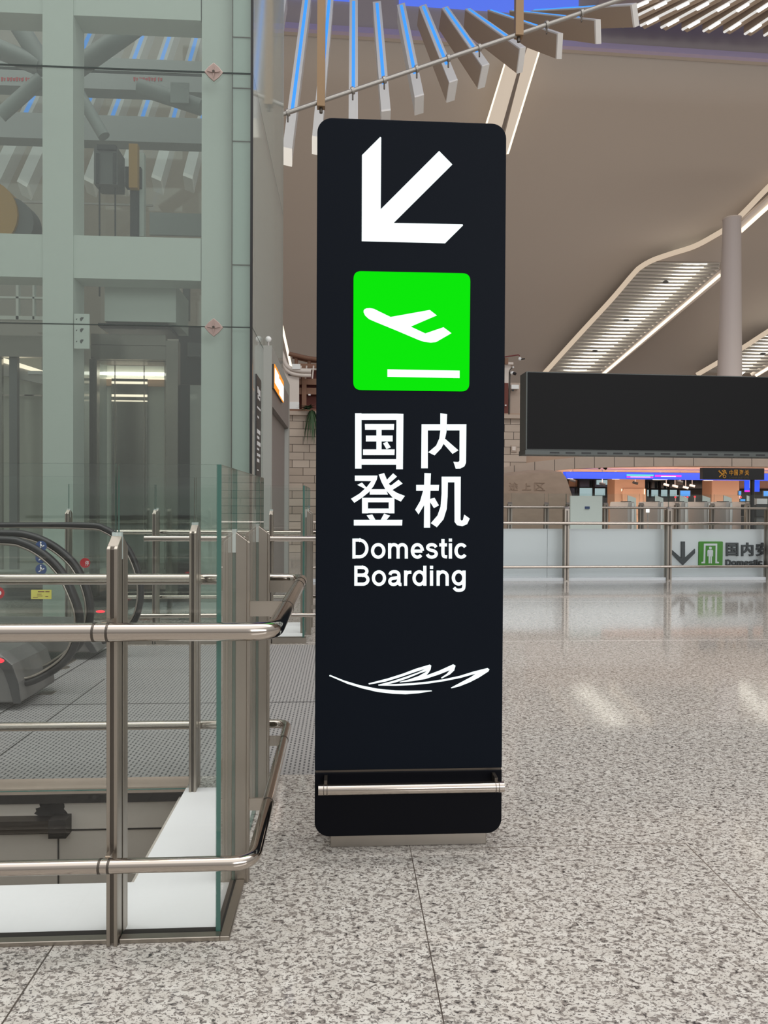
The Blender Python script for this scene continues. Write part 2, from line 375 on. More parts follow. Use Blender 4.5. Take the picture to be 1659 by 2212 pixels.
def text_mb(body, quad, vec, bold=0., mb=None):
    """letters fitted in a quad (TL, TR, BR, BL world points), raised along vec"""
    uv, fs = text_geo(body, 0, bold); TL, TR, BR, BL = [V(q) for q in quad]; mb = mb or MB(); vec = V(vec)
    P = [(BL*(1-u)+BR*u)*(1-v)+(TL*(1-u)+TR*u)*v for u, v in uv]
    k = len(P); edges = {}
    for f in fs:
        for i in range(len(f)):
            e = (f[i], f[(i+1) % len(f)]); edges[e] = 1
    rim = [e for e in edges if (e[1], e[0]) not in edges]
    mb.add([p+vec for p in P], fs)
    if vec.length > 0: mb.add(P+[p+vec for p in P], [(a, b, b+k, a+k) for a, b in rim])
    return mb

def arc(cx, cy, rx, ry, a0, a1, k=16): return [(cx+rx*math.cos(R(a0+(a1-a0)*i/k)), cy+ry*math.sin(R(a0+(a1-a0)*i/k))) for i in range(k+1)]
def curve2(pts, k=4): return [(p.x, p.y) for p in smooth_curve([(a, b, 0) for a, b in pts], k)]
def ring(cx, cy, rx, ry): return arc(cx, cy, rx, ry, 0, 348.75, 31)
DOMESTIC = [([(377, 1130), (377, 1286)], 0), ([(377, 1142), (420, 1142)]+arc(420, 1207, 58, 65, -90, 90)+[(377, 1272)], 0), (ring(566, 1226, 44, 49), 1),
  ([(655, 1166), (655, 1286)], 0), ([(655, 1218)]+arc(688, 1212, 33, 35, 180, 360)+[(721, 1286)], 0), ([(721, 1218)]+arc(753, 1212, 32, 35, 180, 360)+[(785, 1286)], 0),
  ([(832, 1228), (909, 1228)], 0), (arc(871, 1226, 39, 49, 0, -318, 26), 0),
  (curve2([(1017, 1198), (1005, 1183), (983, 1177), (960, 1183), (951, 1200), (962, 1215), (985, 1222), (1008, 1231), (1018, 1248), (1009, 1267), (984, 1275), (960, 1269), (948, 1252)]), 0),
  (curve2([(1070, 1133), (1070, 1190), (1070, 1245), (1077, 1268), (1102, 1273)]), 0), ([(1042, 1179), (1101, 1179)], 0),
  ([(1128, 1167), (1128, 1286)], 0), ([(1128, 1130), (1128, 1154)], 0), (arc(1212, 1226, 40, 49, -38, -322, 24), 0)]
BOARDING = [([(392, 1342), (392, 1497)], 0), ([(392, 1354), (440, 1354)]+arc(440, 1384, 38, 30, -90, 90)+[(392, 1414)], 0), ([(392, 1415), (446, 1415)]+arc(446, 1450, 40, 35, -90, 90)+[(392, 1485)], 0),
  (ring(572, 1438, 43, 49), 1), (curve2([(657, 1412), (667, 1394), (692, 1388), (716, 1394), (727, 1415), (727, 1470), (733, 1486), (747, 1487)]), 0),
  (curve2([(727, 1432), (700, 1437), (668, 1443), (656, 1463), (666, 1482), (690, 1487), (715, 1475), (727, 1450)]), 0),
  ([(779, 1379), (779, 1497)], 0), (curve2([(779, 1432), (784, 1408), (798, 1394), (824, 1392)]), 0), (ring(886, 1438, 41, 49), 1), ([(929, 1342), (929, 1497)], 0),
  ([(981, 1379), (981, 1497)], 0), ([(981, 1342), (981, 1366)], 0), ([(1033, 1379), (1033, 1497)], 0), ([(1033, 1432)]+arc(1068, 1425, 35, 36, 180, 360)+[(1103, 1497)], 0),
  (ring(1192, 1436, 41, 48), 1), (curve2([(1234, 1379), (1234, 1440), (1233, 1500), (1226, 1523), (1203, 1532), (1175, 1530), (1156, 1512)]), 0)]
def strokes(lst, w, conv, vec):
    mb = MB()
    for pts, closed in lst: mb.strip(pts, w, conv, vec, bool(closed))
    return mb
# ------------------------------------------------------------------ floor, pit, ledges
XS, YF, YB = -.43, 2.51, 3.80                      # glass planes of the near guard rail
def cells(xs, ys, skip, z0, z1):
    m = MB()
    for i in range(len(xs)-1):
        for j in range(len(ys)-1):
            if (i, j) not in skip: m.box(xs[i], xs[i+1], ys[j], ys[j+1], z0, z1)
    return m
struct(cells([-45, -8, -.82, .1, 60], [-14, 2.86, 3.97, 7.62, 60], {(1, 1), (1, 2), (2, 2)}, -.2, 0).build('floor', 'granite'))
struct(cells([-8, .1], [3.97, 7.62], set(), -.2, 0).build('floor_landing', 'tread_plate'))
struct(B(-8, -.82, 3.83, 3.97, -.03, 0).build('trim_1', 'fascia_stone'))
struct(B(-8, XS-.01, YF+.02, 2.86, -.02, .004).build('trim_2', 'white_ledge'))
struct(B(-.82, XS-.01, 2.86, YB, -.05, .004).build('trim_3', 'white_ledge'))
struct(B(-8, -.82, 3.86, 3.96, -1.4, -.03).build('wall_pit_back', 'pit_cladding'))
struct(B(-8, -.82, 3.82, 3.86, -.075, -.03).build('trim_4', 'joint_dark'))
struct(B(-.86, -.82, 2.86, 3.86, -1.4, -.05).build('wall_pit_right', 'pit_cladding'))
struct(B(-8, -.82, 2.80, 2.86, -1.4, -.03).build('wall_pit_front', 'pit_cladding'))
struct(B(-8, -.82, 2.86, 3.86, -1.5, -1.4).build('floor_pit', 'pit_dark'))
# cladding joints and the burnt smear on the pit's back wall
jm = MB(); jm.box(-8, -.86, 3.853, 3.86, -.235, -.229)
for px in (125, 700): x = PY(px, 1850, 3.85).x; jm.box(x-.003, x+.003, 3.853, 3.86, -1.3, -.23)
struct(jm.build('trim_5', 'joint_dark'))
def smear(px0, py0, pxw, pyh, Y, k=26):
    rnd = random.Random(3); pts = []
    for i in range(k):
        a = 2*math.pi*i/k; r = .62+.38*rnd.random(); pts.append(PY(px0+pxw*r*math.cos(a), py0+pyh*r*math.sin(a), Y))
    return pts
sm = MB(); sm.prism(smear(112, 1752, 42, 26, 3.858), (0, .002, 0)); sm.prism(smear(80, 1780, 30, 10, 3.8575), (0, .002, 0))
tag(sm.build('soot_stain', 'soot'), 'black soot smear on the back wall of the pit behind the railing', 'stain')
t = thing('steel_bracket', 'short dark steel arm sticking out of the pit wall beneath the soot smear', 'bracket', PY(60, 1790, 3.85))
PB(-40, 1775, 105, 1803, 3.79, .07).build('arm', 'steel_dark', t); PB(104, 1772, 142, 1812, 3.78, .08).build('end_plate', 'joint_dark', t)
# ------------------------------------------------------------------ glass guard rails
POST_TOP = 1.385
def make_post(par, x, y, ax, z0=0., top=POST_TOP, sc=1.):
    """two tapered steel half blades clamping the glass; ax = 'y' blade points along y, 'x' along x"""
    p = V((x, y, 0)); d = V((0, 1, 0)) if ax == 'y' else V((1, 0, 0)); w = V((1, 0, 0)) if ax == 'y' else V((0, 1, 0))
    h = .018*sc; D = .060*sc; m = MB()
    def blade(s, a, b, wa, wb, zt_a, zt_b):
        q = [p+d*s*a+w*wa, p+d*s*b+w*wa, p+d*s*b+w*wb, p+d*s*a+w*wb]
        zz = [zt_a, zt_b, zt_b, zt_a]
        if (s > 0) != (ax == 'y'): pass
        pts = [v+Z*z0 for v in q]+[v+Z*k for v, k in zip(q, zz)]
        m.hexa(pts)
    for s in (-1, 1):
        blade(s, .007, D-.010, -h, h, top, top-.032)
        for k in (-1, 1):
            lo, hi = sorted((k*h, k*h*.32)); blade(s, D-.010, D, lo, hi, top-.032, top-.042)
    o = m.build('post', 'brushed_steel', par, .0015, 1)
    sl = MB()
    for s in (-1, 1):
        q = [p+d*s*(D-.0095)-w*h*.31, p+d*s*(D-.004)-w*h*.31, p+d*s*(D-.004)+w*h*.31, p+d*s*(D-.0095)+w*h*.31]
        sl.hexa([v+Z*(z0+.01) for v in q]+[v+Z*(top-.045) for v in q])
    sl.build('slot', 'steel_dark', o)
    g = MB(); q = [p-d*.008-w*h*.9, p+d*.008-w*h*.9, p+d*.008+w*h*.9, p-d*.008+w*h*.9]
    g.hexa([v+Z*(top-.08) for v in q]+[v+Z*(top+.012) for v in q]); g.build('silicone_seal', 'silicone', o)
    return o
def make_rail(par, name, path, r, bend=.07, m='rail_steel', collars=()):
    o = MB().tube(fillet(path, bend), r, 20).build(name, m, par)
    for c, dr in collars:
        MB().cyl(V(c)-V(dr)*.004, V(c)+V(dr)*.004, r+.0012, 20).build('collar', 'steel_dark', o)
    return o
t = thing('glass_guardrail', 'nearest glass and steel guard rail around the white-edged pit, left of the sign', 'railing', (XS, YF, 0))
G = ['clear_glass', 'glass_edge']
XA = -.776; TH = .017; GT = 1.632
for x0, x1 in ((-6.5, -2.006), (-1.994, XA-.005), (XA+.005, XS-.006)):
    MB().pane([(x0, YF-TH/2, .005), (x1, YF-TH/2, .005), (x1, YF-TH/2, GT), (x0, YF-TH/2, GT)], (0, TH, 0)).build('glass_pane', G, t)
YC, YD = 2.86, 3.62
for y0, y1 in ((YF-TH/2, YC-.005), (YC+.005, YD-.005), (YD+.005, YB+TH/2)):
    MB().pane([(XS+TH/2, y0, .005), (XS+TH/2, y1, .005), (XS+TH/2, y1, GT), (XS+TH/2, y0, GT)], (-TH, 0, 0)).build('glass_pane', G, t)
for x0, x1 in ((-6.5, -2.006), (-1.994, XA-.005), (XA+.005, XS-.012)):
    MB().pane([(x0, YB-TH/2, .0), (x1, YB-TH/2, .0), (x1, YB-TH/2, GT), (x0, YB-TH/2, GT)], (0, TH, 0)).build('glass_pane', G, t)
for x in (XA, -2.0): make_post(t, x, YF, 'y'); make_post(t, x, YB, 'y', -.05)
make_post(t, XS, YC, 'x'); make_post(t, XS, YD, 'x')
YRF, YRB, XR, ZR = 2.35, 3.97, -.228, 1.082
make_rail(t, 'handrail', [(-6.5, YRF, ZR), (XR, YRF, ZR), (XR, YRB, ZR), (-6.5, YRB, ZR)], .0305, .085,
          collars=[((XA-.022, YRF, ZR), (1, 0, 0)), ((XA+.022, YRF, ZR), (1, 0, 0)), ((XR, YC+.0, ZR), (0, 1, 0)), ((XR, YD, ZR), (0, 1, 0)), ((XR, YRB-.2, ZR), (0, 1, 0))])
YLF, YLB, XL, ZL = 2.39, 3.90, -.298, .305
make_rail(t, 'lower_rail', [(-6.5, YLF, ZL), (XL, YLF, ZL), (XL, YLB, ZL), (-6.5, YLB, ZL)], .0235, .075,
          collars=[((XA-.018, YLF, ZL), (1, 0, 0)), ((XA+.012, YLF, ZL), (1, 0, 0)), ((XL, YC, ZL), (0, 1, 0)), ((XL, YD, ZL), (0, 1, 0))])
for z, yr, yb, xr, hh in ((ZR, YRF, YRB, XR, .03), (ZL, YLF, YLB, XL, .024)):
    for x in (XA, -2.0):
        B(x-.008, x+.008, yr+.02, YF-.055, z-hh*.7, z+hh).build('bracket', 'steel', t)
        B(x-.008, x+.008, YB+.055, yb-.02, z-hh*.7, z+hh).build('bracket', 'steel', t)
    for y in (YC, YD): B(XS+.06, xr-.015, y-.005, y+.005, z-hh, z+hh).build('bracket', 'steel', t)
fm = MB().box(-6.5, XA-.02, YF-.045, YF-.012, 0, .016).box(XA+.02, XS+.012, YF-.045, YF-.012, 0, .016).box(XS+.012, XS+.045, YF-.045, YC-.02, 0, .016)
fm.build('base_channel', 'brushed_steel', t, .002, 1)
MB().box(-6.5, XA-.02, YF-.012, YF+.02, 0, .012).box(XA+.02, XS-.01, YF-.012, YF+.02, 0, .012).box(XS-.012, XS+.012, YF, YC-.02, 0, .012).build('gasket', 'joint_dark', t)
# second guard rail beyond the escalator landing
Y2, Y2B = 7.75, 9.0
t = thing('glass_guardrail', 'second glass guard rail, beyond the metal landing in front of the lift tower', 'railing', (XS, Y2, 0))
for x0, x1 in ((-2.9, -2.006), (-1.994, XA-.006), (XA+.006, XS-.004)):
    MB().pane([(x0, Y2-.01, .06), (x1, Y2-.01, .06), (x1, Y2-.01, 1.69), (x0, Y2-.01, 1.69)], (0, .02, 0)).build('glass_pane', G, t)
for y0, y1 in ((Y2-.01, 8.215), (8.225, 8.7), (8.71, Y2B)):
    MB().pane([(XS+.01, y0, .06), (XS+.01, y1, .06), (XS+.01, y1, 1.69), (XS+.01, y0, 1.69)], (-.02, 0, 0)).build('glass_pane', G, t)
for x in (XA, -2.0, -2.9): make_post(t, x, Y2, 'y', 0, 1.42)
make_post(t, XS, 8.22, 'x', 0, 1.42); make_post(t, XS, 8.705, 'x', 0, 1.42)
MB().box(-2.9, XS-.012, Y2B-.01, Y2B+.01, .06, 1.69).build('glass_pane', 'clear_glass', t)
for x in (-1.06, -2.3): make_post(t, x, Y2B, 'y', 0, 1.42)
make_rail(t, 'handrail', [(-2.07, Y2-.16, 1.125), (-.2, Y2-.16, 1.125), (-.2, Y2B+.16, 1.125), (-2.9, Y2B+.16, 1.125)], .03)
make_rail(t, 'lower_rail', [(-2.12, Y2-.13, .315), (-.24, Y2-.13, .315), (-.24, Y2B+.13, .315), (-2.9, Y2B+.13, .315)], .024)
for z, d in ((1.125, .16), (.315, .13)):
    for x in (XA, -2.0): B(x-.006, x+.006, Y2-d+.02, Y2-.055, z-.025, z+.025).build('bracket', 'steel', t)
    B(XS+.06, XS+.235 if z > 1 else XS+.19, 8.215, 8.225, z-.025, z+.025).build('bracket', 'steel', t)
MB().box(-2.95, XS+.03, Y2-.06, Y2+.03, 0, .06).build('base_channel', 'brushed_steel', t)
struct(B(-2.95, XS-.02, Y2+.04, Y2B-.05, 0, .02).build('trim_6', 'white_ledge'))
# ------------------------------------------------------------------ totem sign
YT = 3.05; TD = .20
def TP(px, py, e=0.): return PY(px, py, YT-e)
txl = (TP(683, 420).x+TP(682, 1600).x)/2; txr = (TP(1094, 420).x+TP(1084, 1600).x)/2
tzt = TP(890, 260).z; tzb = TP(881, 1804).z; tzs = TP(881, 1664).z
t = thing('totem_sign', 'tall black illuminated boarding sign pillar with white arrow, standing on the granite floor', 'sign', ((txl+txr)/2, YT+TD/2, 0))
def rrect(x0, x1, z0, z1, y, rt, rb, k=8):
    pts = []
    for cx, cz, r, a0 in ((x1-rt, z1-rt, rt, 0), (x0+rt, z1-rt, rt, 90), (x0+rb, z0+rb, rb, 180), (x1-rb, z0+rb, rb, 270)):
        if r < 1e-4: pts.append(V((cx, y, cz))); continue
        for i in range(k+1): a = R(a0+90*i/k); pts.append(V((cx+r*math.cos(a), y, cz+r*math.sin(a))))
    return pts
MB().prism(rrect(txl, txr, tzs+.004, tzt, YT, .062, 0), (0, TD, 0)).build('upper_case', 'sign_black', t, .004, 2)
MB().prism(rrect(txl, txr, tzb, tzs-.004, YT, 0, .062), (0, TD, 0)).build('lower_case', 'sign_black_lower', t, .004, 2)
B(txl+.004, txr-.004, YT+.003, YT+TD-.003, tzs-.0045, tzs+.0045).build('seam', 'steel_dark', t)
yp = YT+.07; B(PY(714, 1820, yp).x, PY(1050, 1820, yp).x, yp, yp+.09, 0, tzb+.01).build('plinth', 'brushed_steel', t, .002, 1)
ry = YT-.075; rz_ = PY(888, 1703, ry).z; rr = .0225
rx0, rx1 = PY(688, 1705, ry).x, PY(1088, 1701, ry).x
bar = MB().cyl((rx0, ry, rz_), (rx1, ry, rz_), rr, 24).build('bumper_rail', 'rail_steel', t)
for x in (rx0+.022, rx0+.036, rx1-.022, rx1-.036): MB().cyl((x-.0015, ry, rz_), (x+.0015, ry, rz_), rr+.0008, 24).build('collar', 'steel_dark', bar)
for x in (rx0+.029, rx1-.029): B(x-.0065, x+.0065, ry+.012, YT+.002, rz_-.004, rz_+.034).build('bracket', 'steel_dark', t)
EX = .004
def flat(polys, m, name, conv, parent=t, e=EX, base=0., side=None):
    mb = MB()
    for p in polys: mb.prism([TP(*conv(q), base) for q in p], (0, -e, 0))
    return mb.build(name, m, parent)
z1 = lambda q: (660+.28483*q[0], 230+.28483*q[1])
z2 = lambda q: (660+.27728*q[0], 850+.27728*q[1])
z3 = lambda q: (660+.27728*q[0], 1380+.27728*q[1])
flat([[(428, 372), (566, 234), (574, 240), (570, 782), (1012, 340), (1112, 442), (666, 886), (1190, 896), (1193, 904), (1058, 1038), (426, 1022)]], 'sign_light', 'arrow', z1)
def rquad(TL, TR, BR, BL, r, k=7):
    out = []; P = [V((*q, 0)) for q in (TL, TR, BR, BL)]
    for i in range(4):
        a, b, c = P[i-1], P[i], P[(i+1) % 4]; p0 = b+(a-b).normalized()*r; p1 = b+(c-b).normalized()*r
        for j in range(k+1): s = j/k; q = (1-s)**2*p0+2*s*(1-s)*b+s*s*p1; out.append((q.x, q.y))
    return out
pic = flat([rquad((364, 1250), (1249, 1268), (1240, 2162), (362, 2150), 60)], 'sign_green', 'pictogram_panel', z1)
flat([[(440, 1560), (441, 1547), (448, 1538), (462, 1532), (490, 1530), (520, 1536), (560, 1556), (645, 1597), (942, 1544), (995, 1585), (797, 1670), (908, 1722), (1046, 1675),
       (1106, 1720), (990, 1787), (950, 1791), (900, 1785), (860, 1772), (700, 1704), (520, 1630), (480, 1612), (452, 1586)]], 'sign_light', 'airplane', z1, pic, .002, EX)
flat([[(621, 1994), (1168, 2004), (1168, 2060), (621, 2050)]], 'sign_light', 'runway_bar', z1, pic, .002, EX)
CH = {
 'guo': [[(386, 155), (436, 155), (436, 585), (386, 585)], [(436.5, 158), (708, 158), (708, 206), (436.5, 206)], [(708.2, 158), (762, 160), (758, 590), (706, 590)], [(436.5, 512), (706, 512), (706, 555), (436.5, 555)],
         [(462, 238), (690, 238), (688, 283), (464, 283)], [(470, 328), (678, 328), (678, 374), (470, 374)], [(448, 436), (694, 436), (692, 480), (448, 480)], [(552, 283), (592, 283), (592, 328), (552, 328)],
         [(552, 374), (592, 374), (592, 436), (552, 436)], [(604, 388), (636, 376), (664, 420), (630, 433)]],
 'nei': [[(904, 240), (1050, 240), (1050, 288), (952, 288), (952, 583), (901, 583)], [(1100, 240), (1252, 240), (1249, 540), (1237, 568), (1205, 585), (1170, 586), (1152, 532), (1190, 534), (1199, 524), (1200, 288), (1100, 288)],
         [(1050, 155), (1102, 162), (1097, 300), (1086, 353), (1190, 443), (1145, 471), (1075, 392), (1056, 428), (1005, 482), (956, 458), (1018, 405), (1042, 350), (1050, 290)]],
 'deng': [[(384, 640), (560, 640), (556, 668), (530, 722), (490, 772), (440, 812), (380, 852), (354, 820), (420, 780), (462, 742), (402, 712), (440, 694), (474, 732), (512, 683), (384, 681)],
          [(570, 632), (612, 620), (634, 672), (682, 622), (712, 648), (648, 704), (664, 718), (724, 672), (756, 702), (676, 752), (716, 776), (774, 798), (742, 842), (680, 812), (625, 752), (592, 690)],
          [(500, 746), (625, 746), (642, 788), (500, 788)], [(440, 812), (692, 812), (692, 848), (440, 848)], [(440, 848.2), (486, 848.2), (486, 934), (440, 934)], [(648, 848.2), (692, 848.2), (692, 934), (648, 934)],
          [(487, 896), (647, 896), (647, 932), (487, 932)], [(476, 950), (520, 942), (544, 983), (500, 983)], [(612, 936), (658, 952), (632, 983), (586, 983)], [(376, 984), (754, 984), (752, 1028), (376, 1028)]],
 'ji': [[(926, 620), (976, 622), (972, 712), (1040, 712), (1036, 758), (972, 758), (970, 822), (1004, 812), (1038, 872), (1000, 893), (970, 845), (970, 1045), (922, 1045), (924, 868), (880, 942), (854, 905), (892, 840), (916, 758), (862, 758), (862, 712), (924, 712)],
        [(1060, 648), (1208, 648), (1206, 980), (1213, 991), (1226, 985), (1236, 944), (1278, 974), (1258, 1018), (1220, 1034), (1180, 1026), (1161, 1000), (1160, 692), (1108, 692), (1106, 800), (1099, 900), (1074, 980), (1022, 1042), (976, 1010), (1028, 950), (1052, 880), (1060, 780)]]}
for k in ('guo', 'nei', 'deng', 'ji'): flat(CH[k], 'sign_light', 'chinese_character', z2)
def tquad(box, conv): x0, y0, x1, y1 = box; s = .0168*(x1-x0)*0; return [TP(*conv(q), 0) for q in ((x0, y0), (x1, y0), (x1, y1), (x0, y1))]
strokes(DOMESTIC, 24.5, lambda c: TP(*z2(c)), (0, -EX, 0)).build('lettering', 'sign_light', t)
strokes(BOARDING, 24.5, lambda c: TP(*z2(c)), (0, -EX, 0)).build('lettering', 'sign_light', t)
flat([[(184, 288), (190, 280), (300, 324), (420, 360), (560, 388), (700, 402), (800, 404), (980, 402), (985, 406), (880, 422), (780, 430), (680, 426), (560, 412), (440, 384), (330, 350), (200, 294)],
      [(490, 347), (640, 308), (760, 270), (860, 232), (968, 200), (979, 208), (930, 232), (850, 258), (740, 296), (620, 332), (494, 354)],
      [(566, 357), (680, 328), (790, 292), (880, 260), (950, 225), (979, 209), (974, 228), (960, 246), (900, 262), (800, 304), (700, 338), (600, 360), (568, 362)],
      [(732, 334), (800, 318), (880, 290), (930, 262), (962, 240), (978, 212), (974, 236), (960, 260), (937, 286), (1040, 248), (1150, 198), (1166, 206), (1160, 222), (1130, 240), (1040, 276), (930, 312), (830, 328), (735, 338)],
      [(1160, 204), (1167, 210), (1157, 245), (1125, 275), (1060, 308), (1056, 302), (1100, 272), (1132, 236)],
      [(566, 357), (700, 352), (840, 344), (960, 332), (1080, 314), (1200, 288), (1310, 254), (1418, 227), (1431, 236), (1424, 252), (1350, 300), (1280, 336), (1200, 368), (1136, 384), (1132, 380), (1200, 344), (1290, 296), (1330, 268), (1210, 302), (1080, 328), (960, 346), (840, 358), (700, 364), (568, 362)]],
     'sign_light', 'wing_emblem', z3)
# ------------------------------------------------------------------ escalator
YE1, YE2, YE3 = 5.4, 5.73, 7.05
t = thing('escalator', 'grey escalator end with black handrail loops behind the near guard rail', 'escalator', PY(0, 1515, YE1))
h1 = [(-520, 1172), (-200, 1166), (0, 1165), (50, 1172), (95, 1196), (135, 1236), (160, 1286), (173, 1332), (168, 1376), (148, 1420), (110, 1452), (62, 1474), (28, 1472)]
h2 = [(-520, 1156), (-200, 1151), (0, 1151), (60, 1155), (112, 1176), (158, 1214), (184, 1260), (196, 1310), (192, 1350), (172, 1392), (135, 1425), (95, 1448), (60, 1452)]
h3 = [(-400, 1135), (0, 1134), (185, 1134), (228, 1142), (262, 1166), (288, 1204), (304, 1256), (303, 1306), (288, 1346), (256, 1374), (222, 1386)]
for h, y in ((h1, YE1), (h2, YE2), (h3, YE3)):
    path = smooth_curve([PY(a, b, y) for a, b in h]); MB().tube(path, .026, 14, rz=1.35).build('handrail', 'rubber', t)
    c = sum(path, V((0, 0, 0)))/len(path)
    inner = [p+(c-p).normalized()*.035 for p in path]; MB().tube(inner, .012, 8, rz=2).build('handrail_guide', 'brushed_steel', t)
    poly = [V((p.x, y-.005, max(p.z, .1))) for p in inner]; poly += [V((poly[0].x, y-.005, .1))]
    gm = MB(); gm.prism(poly, (0, .01, 0)); gm.build('balustrade_glass', 'clear_glass', t)
n1 = [(-520, 1402), (-60, 1402), (0, 1414), (26, 1436), (40, 1475), (46, 1519), (-520, 1519)]
nb = MB().prism([PY(a, b, 5.28) for a, b in n1], (0, .62, 0)).build('newel_base', 'escalator_grey', t, .02, 3)
n2 = [(-400, 1345), (150, 1350), (182, 1372), (200, 1392), (211, 1410), (-400, 1410)]
MB().prism([PY(a, b, 6.95) for a, b in n2], (0, .5, 0)).build('newel_base', 'escalator_grey', t, .02, 3)
n1b = [(6, 1420), (26, 1437), (40, 1476), (46, 1519), (30, 1519), (20, 1480), (8, 1448), (-14, 1428)]
MB().prism([PY(a, b, 5.276) for a, b in n1b], (0, -.01, 0)).build('newel_edge', 'escalator_dark', t)
n2b = [(186, 1374), (200, 1391), (211, 1410), (197, 1410), (184, 1391), (170, 1374)]
MB().prism([PY(a, b, 6.946) for a, b in n2b], (0, -.01, 0)).build('newel_edge', 'escalator_dark', t)
for (px, py), y in (((30, 1471), 5.4), ((62, 1452), 5.73)):
    MB().ball(PY(px, py, y), .075, (1.2, .8, .6)).build('handrail_inlet', 'escalator_dark', t)
B(PY(-520, 1500, 5.9).x, PY(60, 1480, 5.9).x, 5.9, 6.95, 0, .012).build('comb_plate', 'brushed_steel', t)
B(PY(-520, 1380, 6.9).x, PY(-30, 1380, 6.9).x, 6.02, 6.9, .0, .34).build('skirt_panel', 'escalator_grey', t)
def disc(px, py, rpx, y, m, name, par, th=.004, n=24):
    c = PY(px, py, y); r = rpx/FPX*y; return MB().cyl(c, c+V((0, -th, 0)), r, n).build(name, m, par)
for py in (1180, 1205, 1230):
    s = disc(89, py, 11.5, YE1-.007, 'sticker_blue', 'sticker', t); s['label'] = 'round blue safety sticker'
    mb = MB(); y = YE1-.0125
    for q in ([(83, py+4), (95, py-3), (96, py-1), (84, py+6)], [(86, py-6), (89, py-6), (92, py+1), (88, py+3)]): mb.prism([PY(a, b, y) for a, b in q], (0, -.001, 0))
    mb.ball(PY(88, py-8, y), .0055).build('pictogram', 'sticker_white', s)
s = disc(184, 1216, 10.5, YE2-.012, 'sticker_red', 'stop_sticker', t); s['label'] = 'round red stop sticker'
text_mb('停', [PY(a, b, YE2-.017) for a, b in ((184, 1211), (192, 1211), (192, 1222), (184, 1222))], (0, -.001, 0)).build('lettering', 'sticker_white', s)
s = disc(-4, 1281, 13, YE1-.012, 'sticker_red', 'stop_sticker', t); s['label'] = 'round red sticker'
disc(-2, 1281, 5, YE1-.017, 'sticker_white', 'pictogram', s, .001, 8)
s = PB(67, 1274, 111, 1294, YE1-.012, .004).build('inspection_label', 'sticker_yellow', t); s['label'] = 'yellow inspection label'
mb = MB()
for x0, y0, x1, y1 in ((82, 1277, 96, 1279), (98, 1277, 107, 1279), (80, 1283, 90, 1284), (80, 1287, 92, 1288), (98, 1288, 104, 1289), (71, 1290, 82, 1291)):
    mb.prism([PY(a, b, YE1-.0125) for a, b in ((x0, y0), (x1, y0), (x1, y1), (x0, y1))], (0, -.0008, 0))
mb.build('print', 'wood_red', s)
for px, py, y, a, b in ((46, 1402, 6.0, .04, .014), (0, 1427, 5.27, .035, .018), (217, 1321, 7.3, .045, .014), (178, 1338, 5.74, .009, .009)):
    MB().ball(PY(px, py, y), 1, (a, .012, b)).build('indicator_light', 'red_light', t)
# landing seams
sm = MB()
a, b = PZ(0, 1544), PZ(211, 1413); a = V((b.x, 5.1, 0)); sm.box(b.x-.005, b.x+.005, 4.2, 7.55, 0, .0015)
x = PZ(235, 1460).x; sm.box(x-.003, x+.003, 3.97, 6.2, 0, .0015)
sm.box(-2.3, .1, 5.42, 5.428, 0, .0015)
struct(sm.build('trim_7', 'joint_dark'))
dr = MB(); c = PZ(133, 1443); dr.cyl(c, c+Z*.004, .07); tag(dr.build('floor_drain', 'brushed_steel'), 'round steel cap set in the metal landing near the escalator handrail', 'cap')
sq = PZ(103, 1497); tag(B(sq.x-.05, sq.x+.05, sq.y-.05, sq.y+.05, 0, .004).build('floor_socket', 'brushed_steel'), 'small square steel plate on the landing beside the escalator base', 'plate')
# ------------------------------------------------------------------ lift tower
YT0 = 9.3
XC = PY(545, 700, YT0).x
def side_y(px, py=600): return PX(px, py, XC).y
YT1 = side_y(611.5)
zj1 = PY(500, 157, YT0).z; zj2 = PY(500, 706, YT0).z; ZT = 12.5
t = thing('lift_tower', 'tall green-tinted glass lift tower with white steel columns, behind the escalator', 'lift shaft', (XC, YT0, 0))
TG = ['tower_glass', 'glass_edge']; TS = ['tower_side_glass', 'glass_edge']
for z0, z1_ in ((.02, zj2-.004), (zj2+.004, zj1-.004), (zj1+.004, ZT)):
    MB().pane([(-9, YT0, z0), (XC-.03, YT0, z0), (XC-.03, YT0, z1_), (-9, YT0, z1_)], (0, .03, 0)).build('front_pane', TG, t)
    if z0 > 1: MB().pane([(XC, YT0+.03, z0), (XC, YT1, z0), (XC, YT1, z1_), (XC, YT0+.03, z1_)], (-.03, 0, 0)).build('side_pane', TS, t)
YP = side_y(568, 900); zpt = PX(568, 745, XC).z
MB().pane([(XC, YT0+.03, .02), (XC, YP, .02), (XC, YP, zj2-.01), (XC, YT0+.03, zj2-.01)], (-.03, 0, 0)).build('side_pane', TS, t)
jm = MB()
for z in (zj1, zj2): jm.box(-9, XC-.03, YT0+.004, YT0+.026, z-.004, z+.004); jm.box(XC-.026, XC-.004, YT0+.05, YT1, z-.006, z+.006)
jm.build('sealant_joint', 'seal_grey', t)
B(XC-.03, XC, YT0-.004, YT0+.03, 0, ZT).build('corner_joint', 'black', t)
